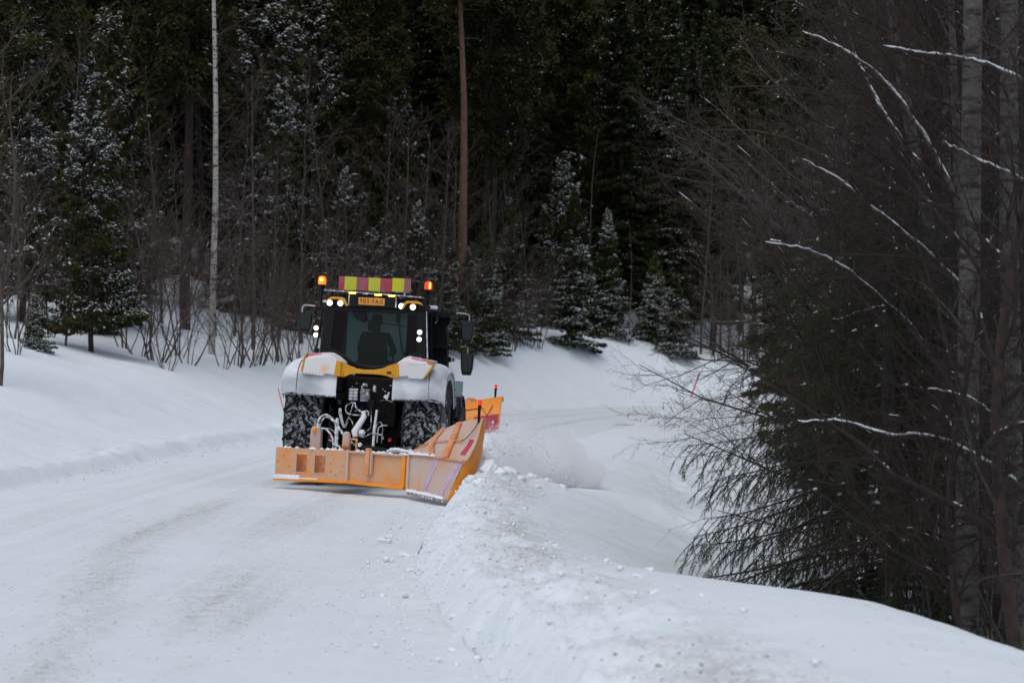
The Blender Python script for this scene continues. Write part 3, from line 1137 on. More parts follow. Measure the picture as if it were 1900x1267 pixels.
for px, d, k, s, lab in ((700, 88, 0, .95, 'snow laden young spruce behind the right end of the roof board'), (640, 91, 2, .92, 'snow laden young spruce behind the left amber beacon'),
                         (775, 92, 2, .85, 'broad snow flecked spruce behind the right amber beacon'), (828, 90, 0, .78, 'snow flecked spruce left of the orange pine trunk base'),
                         (900, 100, 0, .8, 'snow flecked spruce right of the orange pine trunk base'), (560, 90, 1, 1.1, 'tall snow flecked spruce above the left mirror'),
                         (525, 96, 2, 1.35, 'tall snowy spruce between the white birch and the tractor'), (868, 90, 1, .62, 'low spruce hiding the foot of the orange barked pine'), (945, 108, 1, .9, 'thin spruce with little snow above the orange plough'),
                         (466, 94, 0, 1.3, 'snowy spruce just right of the white birch trunk')):
    put('spruce_tree', SPR[k], px, d, lab, 'spruce tree', s=s)
for px, d, k, s, lab in ((40, 66, 0, 1.15, 'green pine with snow pads at the far left edge'), (120, 70, 0, 1.2, 'bushy green pine with many snow pads left of the birch'),
                         (205, 74, 1, 1.25, 'tall green pine with snow flecks, third from the left'), (170, 60, 0, .85, 'lower green pine with snow on its boughs behind the leaning sapling'),
                         (10, 80, 1, 1.4, 'dark green pine behind the left foreground tree'), (75, 84, 0, 1.75, 'tallest snow flecked pine at the upper left'), (150, 88, 0, 1.8, 'tall snow flecked pine left of the dark gap in the forest'),
                         (235, 90, 0, 1.5, 'snow flecked pine beside the dark gap in the forest'), (500, 98, 0, 1.9, 'tall snow flecked pine above the clumps right of the birch'), (585, 104, 0, 1.8, 'tall snow flecked pine above the left beacon'),
                         (740, 104, 1, 1.3, 'dark young pine above the right beacon')):
    put('young_pine', PINE_Y[k], px, d, lab, 'pine tree', s=s)
put('young_spruce', SPR_S[0], 70, 55, 'small green spruce bush at the edge of the left snowbank', 'spruce tree', s=.42)
put('young_spruce', SPR_S[1], 178, 68, 'little dark spruce between the left trunks', 'spruce tree', s=.75)
for px, d, s, lab in ((114, 84, .8, 'dark pine trunk between the leaning sapling and the left edge'), (222, 86, 1.1, 'thick dark pine trunk left of the alder clump'),
                      (344, 78, 1.0, 'dark pine trunk left of the white birch'), (152, 82, .8, 'slim dark trunk behind the leaning sapling'), (58, 66, .7, 'dark straight trunk near the left edge')):
    put('pine_tree', TPINE[int(px) % 2], px, d, lab, 'pine tree', s=s)
put('bare_tree', SHRUBG[0], -8, 39, 'grey bare tree leaning in from the left edge of the picture', 'bare tree', s=1.25, rot=1.0)
put('sapling', BTREE[0], 122, 60, 'thin grey leaning sapling on the left snowbank', 'bare tree', s=(.45, .45, .7), tilt=(0, R(5)))
r_ = random.Random(3)
for px, d, s, lab in ((232, 64, 1.05, 'brown alder clump at the left end of the clumps by the birch'), (288, 62, 1.2, 'tall brown alder clump just left of the white birch'), (262, 63, .9, 'low alder shoots between the two left clumps'),
                      (330, 66, 1.0, 'alder clump behind the fallen branch by the birch'), (440, 66, 1.0, 'brown alder clump right of the white birch'), (478, 63, 1.05, 'dense alder clump second from the white birch'),
                      (520, 66, 1.15, 'dense alder clump left of the tractor mirror'), (560, 68, .9, 'low alder brush behind the left mirror'), (598, 74, 1.1, 'alder brush behind the tractor cab'),
                      (650, 78, 1.1, 'alder brush behind the roof board'), (730, 80, 1.3, 'tall purple brown brush behind the cab roof'), (800, 82, 1.3, 'tall brown brush behind the right beacon'),
                      (850, 84, 1.15, 'brown brush above the upper right mirror'), (905, 88, 1.1, 'brown brush on the bank right of the mirrors'), (950, 97, 1.0, 'twiggy brush on the bank above the orange plough'),
                      (1000, 108, .8, 'low twigs on the crest of the far bank'), (20, 58, 1.0, 'brown brush at the left edge'), (90, 62, .8, 'thin brown brush left of the leaning sapling')):
    put('alder_shrub', SHRUB[r_.randrange(3)], px, d, lab, 'shrub', s=s)
for px, d in ((310, 60), (415, 64), (465, 69), (545, 72), (620, 80), (690, 76), (765, 86), (870, 94), (930, 92), (505, 60), (350, 64), (455, 60), (535, 64), (640, 72), (720, 84), (840, 88), (890, 90), (960, 98), (980, 104), (140, 66), (30, 52)):
    put('alder_shrub', SHRUB[r_.randrange(3)], px, d, 'brown alder brush growing among the clumps along the bank', 'shrub', s=r_.uniform(.5, .8), group='brush along the snowbank')
for px, d in ((85, 72), (255, 76), (300, 80), (470, 76), (610, 86), (745, 90), (815, 96), (980, 112), (130, 74), (400, 78), (435, 80), (505, 82), (560, 84), (650, 88), (700, 92), (780, 94), (840, 96), (870, 92), (925, 104), (955, 108)):
    put('bare_tree', BTREE[r_.randrange(2)], px, d, 'thin bare tree standing among the snowy spruces', 'bare tree', s=r_.uniform(.65, .95), group='bare trees among the spruces')
for k, (px, d) in enumerate(((1300, 120), (1322, 112), (1352, 118), (1380, 110), (1405, 116), (1432, 108), (1460, 112), (1490, 104), (1520, 108), (1550, 100), (1585, 104), (1338, 128), (1420, 126), (1620, 98), (1670, 102), (1720, 96))):
    put('bare_tree', BTREE[k % 2], px, d, 'brown bare tree in the row beyond the far bend', 'bare tree', s=r_.uniform(.7, 1.0), emin=6.5, group='bare trees beyond the far bend')
for k, px in enumerate(range(1325, 1740, 30)):
    put('alder_shrub', SHRUB[k % 3], px + r_.uniform(-8, 8), r_.uniform(100, 112), 'brown brush in the row beyond the far bend', 'shrub', s=r_.uniform(.8, 1.1), group='brush beyond the far bend')

# the forest behind: rows up the hill
for k, (px, d) in enumerate(((1270, 175), (1300, 168), (1335, 182), (1365, 170), (1400, 178), (1435, 172), (1240, 186), (1470, 180))):
    put('spruce_tree', TALL[k % 3], px, d, 'very tall spruce on the skyline above the far bend', 'spruce tree', s=1.5, group='skyline spruces above the far bend')


def forest():
    r = random.Random(21)
    n = 0
    d = 84.
    while d < 200:
        half = d * .29
        step = 2.6 + (d - 84) * .030
        x = -half + r.uniform(0, step)
        while x < half:
            xx = x + r.uniform(-.9, .9)
            yy = d + r.uniform(-1.6, 1.6)
            x += step
            e = float(sdist(np.array([xx]), np.array([yy]), OUTER_S)[0])
            if e < (19 if xx < -2 else 11):
                continue
            q = r.random()
            if q < (.68 if d > 112 else .3):
                plant('spruce_tree', TALL[r.randrange(3)], xx, yy, 'tall dark spruce deep in the forest behind the road', 'spruce tree', 'tall spruces of the forest', r.uniform(.8, 1.15))
            elif q < (.9 if d > 112 else .85):
                plant('pine_tree', TPINE[r.randrange(2)], xx, yy, 'tall dark pine deep in the forest behind the road', 'pine tree', 'tall pines of the forest', r.uniform(.85, 1.15))
            else:
                plant('spruce_tree', SPR[r.randrange(4)], xx, yy, 'young spruce under the tall trees of the forest', 'spruce tree', 'young spruces of the forest', r.uniform(.8, 1.4))
            n += 1
        d += 5.2 + (d - 84) * .05
    print('forest', n)


forest()

# ------------------------------------------------------------------ thicket on the right
S_ALD = [dict(segs=12, bend=.06, lift=.0, n=34, len=.40, ang=52, first=.12, thin=.42, ref=9, taper=.85),
         dict(segs=8, bend=.10, lift=.015, n=11, len=.42, ang=42, first=.12, thin=.45, rmin=.006),
         dict(segs=6, bend=.13, lift=.01, n=8, len=.45, ang=40, first=.1, thin=.5, rmin=.0032),
         dict(segs=4, bend=.16, lift=.0, n=4, len=.5, ang=40, first=.1, thin=.6, rmin=.0022),
         dict(segs=3, bend=.18, lift=.0, n=0, len=.5, ang=36, first=.1, thin=.6, rmin=.0017)]
ALD = [decid('alder', 300 + k, 9.0, S_ALD, .075, lean=(-.22, 0), m=(M_ALDER, M_ALDERD, M_ALDERG)[k], mt=M_ALDERG if k != 1 else M_ALDER, snow=.40, snow_depth=1, snow_grow=.55) for k in range(3)]
S_NB = [dict(segs=14, bend=.012, lift=.02, n=34, len=.19, ang=62, first=.05, thin=.16, ref=14, taper=.55),
        dict(segs=6, bend=.10, lift=.0, n=9, len=.45, ang=42, first=.1, thin=.5, rmin=.005),
        dict(segs=5, bend=.13, lift=-.02, n=5, len=.5, ang=40, first=.1, thin=.5, rmin=.003),
        dict(segs=4, bend=.15, lift=-.03, n=0, len=.5, ang=36, first=.1, thin=.6, rmin=.002)]
NBIR = [decid('birch', 310 + k, 14, S_NB, .105, m=M_ALDERD, mt=M_BIRCHD, snow=.10) for k in range(2)]


def near_spruce(H=13., nb=120, Lm=2.75, seed=77, base=.5, pw=.75):
    """spruce with drooping, twiggy boughs, needles built one by one"""
    r = random.Random(seed)
    out = []
    tw = []
    for k in range(nb):
        t = (k + r.random()) / nb
        z = base + (H - base - .2) * t ** 1.2
        az = k * 2.399 + r.uniform(-.3, .3)
        L = Lm * (1 - (z / H)) ** pw * r.uniform(.75, 1.1) + .15
        d = np.array([math.cos(az), math.sin(az), .10])
        p = np.array([0, 0, z])
        pts, rs = [p], [.022 * (1 - t) + .008]
        K = 9
        for j in range(K):
            s = (j + 1) / K
            d = d + np.array([r.gauss(0, .05), r.gauss(0, .05), -.085 if s < .6 else .05])
            d /= np.linalg.norm(d)
            p = p + d * L / K
            pts.append(p)
            rs.append(rs[0] * (1 - .85 * s))
        pts = np.array(pts)
        out.append((1, pts, np.array(rs)))
        ns = int(30 * L / 2.7) + 5
        for j in range(ns):
            s = .18 + .82 * (j + r.random()) / ns
            f = s * K
            a = min(int(f), K - 1)
            q = pts[a] * (1 - (f - a)) + pts[a + 1] * (f - a)
            sd = (-1) ** j
            tl = (.22 + .5 * math.sin(min(s, 1) * 2.6)) * r.uniform(.5, 1.1) * min(1, L / 1.6)
            dirv = np.array([math.cos(az) * .55 - sd * math.sin(az) * .6, math.sin(az) * .55 + sd * math.cos(az) * .6, -.25 - .3 * r.random()])
            dirv /= np.linalg.norm(dirv)
            tp = [q]
            dd = dirv
            for m in range(4):
                dd = dd + np.array([r.gauss(0, .08), r.gauss(0, .08), -.18])
                dd /= np.linalg.norm(dd)
                tp.append(tp[-1] + dd * tl / 4)
            tp = np.array(tp)
            out.append((2, tp, np.linspace(.005, .0022, 5)))
            tw.append(tp)
            for e in range(max(1, int(tl / .13))):
                u = r.uniform(.2, .95) * 4
                b = min(int(u), 3)
                g = tp[b] * (1 - (u - b)) + tp[b + 1] * (u - b)
                v = dd + np.array([r.gauss(0, .5), r.gauss(0, .5), r.gauss(-.25, .3)])
                v /= np.linalg.norm(v)
                sl = r.uniform(.06, .17)
                sp = np.array([g, g + v * sl * .5, g + v * sl + np.array([0, 0, -.015])])
                out.append((3, sp, np.array([.003, .0026, .002])))
                tw.append(sp)
    parts = {'trunk': tubes_mesh('trunk', [(np.array([(0, 0, -.4), (.02, 0, H * .25), (0, .03, H * .55), (.02, 0, H)]), np.array([.15, .12, .07, .01]))], M_SPRB, 9),
             'branches': tubes_mesh('branches', [(P, q) for _, P, q in out], M_SPRB, 3)}
    # needles along every twig
    A, D = [], []
    for tp in tw:
        seg = np.diff(tp, axis=0)
        ln = np.linalg.norm(seg, axis=1)
        for k in range(len(seg)):
            n = max(1, int(ln[k] / .0075))
            u = (np.arange(n) + .5) / n
            A.append(tp[k][None] + seg[k][None] * u[:, None])
            D.append(np.repeat(seg[k][None] / (ln[k] + 1e-9), n, 0))
    A, D = np.concatenate(A), np.concatenate(D)
    g = np.random.default_rng(5)
    keep = g.random(len(A)) < .9
    A, D = A[keep], D[keep]
    n = len(A)
    rv = g.normal(0, 1, (n, 3))
    rv -= D * (rv * D).sum(1, keepdims=True)
    rv /= np.linalg.norm(rv, axis=1, keepdims=True)
    nd = rv * .8 + D * .6
    w = np.cross(nd, D)
    w /= np.linalg.norm(w, axis=1, keepdims=True)
    ln = g.uniform(.020, .034, (n, 1))
    V = np.stack([A - w * .0042, A + w * .0042, A + nd * ln], 1).reshape(-1, 3)
    T = np.arange(n * 3).reshape(-1, 3)
    print('needles', n)
    parts['crown'] = np_mesh('crown', V, np.zeros((0, 4)), M_NEEDLEN, False, T)
    sp = snow_on([o for o in out if o[0] == 1], r, 1, .10, rmin=.008)
    parts['branch_snow'] = tubes_mesh('branch_snow', sp, M_BRSNOW, 5)
    return parts


NSPR = near_spruce()
NSPR_L = near_spruce(4.9, 84, 2.6, 78, .35, .5)
put('spruce_tree', NSPR_L, 1650, 19.2, 'near spruce with drooping green boughs reaching over the hollow on the right', 'spruce tree', s=.92, rot=.4)
put('spruce_tree', NSPR_L, 1750, 20.8, 'second drooping spruce close behind the first on the right', 'spruce tree', s=.9, rot=1.7)
put('spruce_tree', NSPR, 1835, 27.5, 'dark spruce standing behind the two near birch trunks', 'spruce tree', s=1.1, rot=2.4)
put('spruce_tree', NSPR, 1655, 33, 'shaded spruce farther back behind the drooping near spruce', 'spruce tree', s=(.75, .75, 1.0), rot=4.0)
put('spruce_tree', NSPR, 1770, 36, 'shaded spruce in the thicket behind the near spruce', 'spruce tree', s=1.1, rot=1.1)
put('birch_tree', NBIR[0], 1795, 17.2, 'thick grey birch trunk near the right edge of the picture', 'birch tree', rot=.5)
put('birch_tree', NBIR[1], 1882, 18.0, 'grey birch trunk at the very right edge of the picture', 'birch tree', rot=1.9)
put('birch_tree', NBIR[1], 1845, 21, 'birch trunk leaning behind the two near birches', 'birch tree', s=.8, rot=3.9, tilt=(0, R(-9)))
put('birch_tree', NBIR[0], 1740, 26, 'slim birch trunk in the thicket behind the near spruce', 'birch tree', s=.75, rot=2.9, tilt=(0, R(3)))
for k, (px, d, s, rot, lab) in enumerate(((1760, 22.5, .95, .1, 'bare alder leaning left over the hollow in front of the birches'), (1810, 22.5, 1.0, 6.0, 'bare alder reaching far left above the near spruce'),
                                          (1750, 24, .9, .3, 'dense bare alder behind the drooping near spruce'), (1880, 19, 1.0, 5.8, 'bare alder beside the rightmost birch trunk'),
                                          (1745, 28, .9, .2, 'bare alder at the left end of the near thicket'), (1720, 29, 1.05, 6.1, 'bare alder deep in the near thicket'),
                                          (1850, 24, 1.1, .4, 'tall bare alder behind the birch trunks'), (1905, 15.2, .8, .3, 'twiggy alder in front of the rightmost birch trunk'),
                                          (1860, 15.6, .62, 2.9, 'young twiggy alder between the two near birch trunks'), (1640, 20.5, .45, 1.2, 'low brown alder under the drooping near spruce'), (1800, 16.5, .5, .2, 'low twiggy alder in front of the thick grey birch'))):
    put('alder_tree', ALD[k % 3], px, d, lab, 'bare tree', s=s, rot=rot)
for k, (px, d) in enumerate(((1680, 36), (1760, 38), (1840, 34), (1900, 30), (1575, 50), (1650, 48), (1730, 46), (1820, 44), (1900, 42), (1960, 22), (1980, 34))):
    put('alder_tree', ALD[k % 3], px, d, 'bare alder in the thicket behind the near trees on the right', 'bare tree', s=r_.uniform(.85, 1.15), group='alders of the right thicket', rot=r_.uniform(-.9, .9))
for k, (px, d) in enumerate(((1590, 19.5), (1660, 18.5), (1700, 19.8), (1745, 18), (1780, 19), (1830, 17.2), (1870, 20), (1910, 17), (1620, 23), (1680, 26), (1760, 23), (1540, 25))):
    put('alder_shrub', (SHRUB + SHRUBG)[k % 5], px, d, 'low brown brush growing in the hollow under the right thicket', 'shrub', s=r_.uniform(.3, .5), group='brush in the hollow on the right')
for k, (px, d) in enumerate(((1620, 44), (1700, 42), (1790, 46), (1870, 40), (1550, 56), (1940, 44))):
    put('spruce_tree', SPR[k % 4], px, d, 'dark half grown spruce inside the right thicket', 'spruce tree', s=r_.uniform(1.1, 1.4), group='half grown spruces in the right thicket')
for k, (px, d) in enumerate(((1500, 70), (1560, 76), (1620, 66), (1690, 72), (1750, 64), (1820, 70), (1880, 62), (1530, 88), (1600, 92), (1670, 84), (1740, 88), (1810, 82), (1880, 78))):
    put('spruce_tree', TALL[k % 3], px, d, 'dark spruce closing the view behind the right thicket', 'spruce tree', s=r_.uniform(.75, 1.0), group='dark spruces behind the right thicket')


def bough(pts, r0, side, seed, label, group=None, snow=.95):
    """an arched branch weighed down by snow, with its own side twigs"""
    r = random.Random(seed)
    P = smooth_line(np.array(pts, float), 7)
    n = len(P)
    P = P + np.array([[r.gauss(0, .006), 0, r.gauss(0, .006)] for _ in range(n)])
    rad = np.linspace(r0, r0 * .22, n)
    root = empty('snowy_bough', tuple(P[0]), label=label, cat='branch', group=group)
    P = P - P[0]
    o = inst('stem', tubes_mesh('stem', [(P, rad)], M_ALDERG, 7), root)
    out = []
    spec = [None, None, dict(segs=6, bend=.12, lift=-.01, n=7, len=.45, ang=40, first=.1, thin=.5, rmin=.003),
            dict(segs=5, bend=.14, lift=.0, n=4, len=.5, ang=38, first=.1, thin=.6, rmin=.0022), dict(segs=3, bend=.16, lift=0, n=0, len=.5, ang=36, first=.1, thin=.6, rmin=.0018)]
    for k in range(int(n * .8)):
        j = r.randrange(2, n - 1)
        t = P[j + 1] - P[j - 1]
        t /= np.linalg.norm(t)
        d = t + np.array([r.gauss(0, .6), r.gauss(0, .6), r.gauss(0, .6)])
        d /= np.linalg.norm(d)
        grow(out, r, P[j], d, r.uniform(.35, .95), rad[j] * .4, 2, spec)
    inst('twigs', tubes_mesh('twigs', [(a, b) for _, a, b in out], M_ALDER, 3), root)
    sp = []
    j = 1
    while j < n - 2:
        m = r.randint(3, 8)
        if r.random() < max(snow, min(.95, snow + .25 * (snow > .3))):
            e = min(j + m, n - 1)
            idx = np.linspace(j, e, 7)
            base = np.stack([np.interp(idx, np.arange(n), P[:, c]) for c in range(3)], 1)
            rr_ = np.interp(idx, np.arange(n), rad)
            base[:, 2] += rr_ * .9 + .004
            w = (rr_ * .62 + .004) * np.array([.3, r.uniform(.8, 1.2), r.uniform(.8, 1.3), r.uniform(.9, 1.35), r.uniform(.8, 1.2), r.uniform(.7, 1.1), .3])
            sp.append((base, w))
        j += m
    if sp:
        tag(inst('branch_snow', tubes_mesh('branch_snow', sp, M_BRSNOW, 7), root), kind='stuff')
    return root


def pp(px, py, d):
    return (bearing(px, d), d, 1.7 - (py - 700) * d / 3694.)


bough([pp(1728, 700, 19.6), pp(1705, 625, 19.4), pp(1640, 560, 19), pp(1570, 500, 18.6), pp(1500, 465, 18.2), pp(1420, 450, 17.9)], .024, 1, 1, 'longest snow topped bough arching out to the left of the thicket')
bough([pp(1710, 640, 19.4), pp(1660, 573, 19.5), pp(1610, 576, 19.7), pp(1545, 594, 20)], .014, 1, 2, 'short snowy fork under the longest snow topped bough')
bough([pp(1800, 560, 18.8), pp(1760, 505, 18.7), pp(1690, 440, 18.6), pp(1625, 390, 18.4), pp(1560, 335, 18.2), pp(1490, 297, 18)], .020, 1, 3, 'snow dusted bough above the longest one', snow=.6)
bough([pp(1905, 152, 17), pp(1830, 120, 17), pp(1770, 105, 17.1), pp(1700, 97, 17.2), pp(1640, 86, 17.4)], .015, 1, 4, 'snowy bough crossing the birch trunk at the top right', snow=.75)
bough([pp(1905, 335, 17), pp(1850, 312, 17), pp(1800, 290, 17.2), pp(1750, 262, 17.3)], .014, 1, 5, 'snowy bough right of the birch trunk in the upper right', snow=.8)
bough([pp(1900, 905, 16.5), pp(1820, 850, 16.6), pp(1740, 812, 17), pp(1650, 805, 17.3), pp(1560, 782, 17.6), pp(1475, 784, 17.9)], .017, 1, 6, 'low snowy bough lying across the needles of the near spruce', snow=.8)
bough([pp(1905, 800, 16.5), pp(1850, 770, 16.6), pp(1790, 735, 16.8), pp(1720, 720, 17)], .013, 1, 7, 'snowy bough in front of the thick grey birch', snow=.75)
bough([pp(1745, 400, 19.5), pp(1700, 310, 19.5), pp(1640, 210, 19.6), pp(1590, 110, 19.8), pp(1555, 0, 20)], .030, 1, 8, 'grey frosted stem leaning up left in the top right thicket', snow=.45)
bough([pp(1770, 360, 18.5), pp(1720, 260, 18.5), pp(1650, 160, 18.6), pp(1560, 90, 18.8), pp(1490, 60, 19)], .022, 1, 9, 'snow speckled bough fanning out at the top of the thicket', snow=.5)
bough([pp(1600, 850, 21), pp(1500, 868, 20.5), pp(1400, 852, 20), pp(1330, 815, 19.6), pp(1262, 775, 19.2)], .008, 1, 10, 'dark bare branch reaching left over the snow toward the road', snow=.12)
bough([pp(1560, 800, 21), pp(1490, 830, 20.5), pp(1420, 820, 20), pp(1350, 790, 19.6), pp(1290, 760, 19.4)], .006, 1, 11, 'thin bare branch just above the dark reaching one', snow=.05)
bough([pp(1720, 1000, 18), pp(1640, 985, 17.8), pp(1580, 1040, 17.5), pp(1512, 1105, 17.2)], .010, 1, 12, 'bare bough bent down to the crest of the snow', snow=.05)
bough([pp(1500, 470, 24), pp(1400, 440, 23.5), pp(1310, 400, 23), pp(1240, 350, 22.6), pp(1200, 280, 22.4)], .010, 1, 13, 'long bare bough reaching farthest left above the far bend', snow=.05)

# ------------------------------------------------------------------ stakes by the road
def stake(px, py0, py1, px1, d, label, r=.016, marked=False):
    a = Vector(pp(px, py0, d))
    b = Vector(pp(px1, py1, d))
    root = empty('marker_stake', a, label=label, cat='marker stake')
    v = b - a
    MB().tube([-v.normalized() * .25, v], r, 8).build('rod', M_STAKE, root)
    if marked:
        MB().tube([v * .38, v * .55], r * 1.1, 8).build('reflective_band', M_WHITEP, root)


stake(1280, 742, 691, 1298, 88, 'thin red marker stake leaning right on the far snowbank', .03)
stake(523, 748, 720, 516, 52, 'thin red marker stake leaning left beside the left tractor wheel', .013)
stake(890, 928, 911, 897, 26.8, 'short red marker stake with white band sticking out of the clods', .018, True)

# ------------------------------------------------------------------ tractor
T_LOC = (-2.39, 32.3, -.04)
T_ROT = (0, R(3.0), R(-4.2))
tractor = empty('tractor', T_LOC, T_ROT, label='yellow snow dusted tractor with lit work lamps and striped roof board ploughing the road', cat='tractor')


def lug_mesh(rad, w, hgt, sweep, side):
    b = MB()
    n = 5
    rows = []
    for k in range(n + 1):
        u = k / n
        x = side * (.012 + u * (w - .012))
        a = sweep * u
        hw = (.030 - .004 * u) / rad
        drop = 0 if u < .8 else .012
        rows.append([(x, (rad + h) * math.cos(a + s * hw), (rad + h) * math.sin(a + s * hw)) for s, h in ((-1, -.02), (-.75, hgt - drop), (.75, hgt - drop), (1, -.02))])
    V = [p for r in rows for p in r]
    F = []
    for k in range(n):
        for j in range(3):
            a = k * 4 + j
            F.append((a, a + 1, a + 5, a + 4))
    F += [(0, 1, 2, 3), (n * 4 + 3, n * 4 + 2, n * 4 + 1, n * 4)]
    b.add(V, F)
    me = b.mesh('tread_lug')
    me.materials.append(M_LUG)
    return me


def wheel(name, x, y, rad, hw, rr, nl, side, sweep):
    root = empty(name, (x, y, rad))
    root.parent = tractor
    c = rad - .045
    b = MB().lathe([(-hw * .72, rr), (-hw * .95, rr + .06), (-hw * 1.04, (rr + c) / 2), (-hw, c - .06), (-hw * .86, c - .012), (0, c), (hw * .86, c - .012), (hw, c - .06), (hw * 1.04, (rr + c) / 2), (hw * .95, rr + .06), (hw * .72, rr)], 72)
    o = b.build('tyre', M_RUBBER, root)
    o.data.materials.append(M_SIDE)
    for p in o.data.polygons:
        if abs(p.center.x) > hw * .93:
            p.material_index = 1
    s = side
    MB().lathe([(s * hw * .80, rr + .015), (s * hw * .86, rr), (s * hw * .70, rr - .03), (s * hw * .30, rr - .07), (s * hw * .15, rr * .6), (s * hw * .15, .16), (s * hw * .35, .15), (s * hw * .4, .10), (s * hw * .4, .001)], 48).build('rim', M_RIM, root)
    MB().lathe([(-s * hw * .72, rr + .01), (-s * hw * .2, rr - .03), (-s * hw * .1, .2), (-s * hw * .1, .001)], 32).build('inner_rim', M_DARK, root)
    for k in range(8):
        a = k * math.pi / 4
        MB().tube([(s * hw * .14, .24 * math.cos(a), .24 * math.sin(a)), (s * hw * .22, .24 * math.cos(a), .24 * math.sin(a))], .018, 6).build('wheel_nut', M_GREYM, root)
    for sd in (-1, 1):
        me = lug_mesh(c, hw * .98, .05, sweep, sd)
        for k in range(nl):
            a = 2 * math.pi * (k + (.5 if sd > 0 else 0)) / nl
            inst('tread_lug', me, root, rot=(a, 0, 0))
    return root


wheel('rear_wheel', -.935, 0, .93, .30, .50, 24, -1, .26)
wheel('rear_wheel', .955, 0, .93, .30, .50, 24, 1, .26)
wheel('front_wheel', -.98, 2.75, .70, .25, .36, 20, -1, .26)
wheel('front_wheel', 1.02, 2.75, .70, .25, .36, 20, 1, .26)

# chassis and bonnet
MB().box((.05, 1.3, .95), (.55, 3.4, .55)).box((.05, -.05, .95), (1.15, .35, .32)).box((.05, 2.75, .68), (1.6, .22, .2)).build('chassis', M_DARK, tractor, .02)
MB().box((.05, .05, 1.15), (.95, .5, 1.1)).box((.05, -.15, .85), (.6, .5, .6)).build('transmission_housing', M_DARK, tractor, .03)
bn = MB()
rowsb = []
for y, z, w in ((1.5, 2.0, .44), (2.4, 1.92, .43), (3.3, 1.78, .40), (3.8, 1.60, .34), (3.95, 1.25, .30)):
    rowsb.append([(.05 - w, y, 1.15), (.05 - w, y, z - .18), (.05 - w * .7, y, z - .02), (.05, y, z), (.05 + w * .7, y, z - .02), (.05 + w, y, z - .18), (.05 + w, y, 1.15)])
bn.sheet(rowsb, .03).build('bonnet', M_YELLOW, tractor)
MB().box((.05, 2.7, 1.2), (.78, 2.3, .75)).build('engine', M_DARK, tractor)
MB().box((.92, 1.45, .98), (.42, .95, .55)).build('fuel_tank', M_BLACK, tractor, .05)
MB().box((-.82, 1.45, .98), (.42, .95, .55)).build('battery_box', M_BLACK, tractor, .05)
for sx in (-1, 1):
    cx = .02 + sx * 1.0
    P = []
    for k in range(9):
        a = R(20 + 130 * k / 8)
        P.append([(cx - .24, 2.75 + .80 * math.cos(a), .70 + .80 * math.sin(a)), (cx, 2.75 + .81 * math.cos(a), .70 + .81 * math.sin(a)), (cx + .24, 2.75 + .79 * math.cos(a), .70 + .79 * math.sin(a))])
    MB().sheet(P, .02).build('front_mudguard', M_BLACK, tractor)


# rear fenders: upright at the back, round over the top
def fender_y(th):
    c = math.cos(th)
    if c >= 0:
        return 1.055 * c
    return -.97 * (1 - (1 - min(1, -c / .866)) ** 2.2)


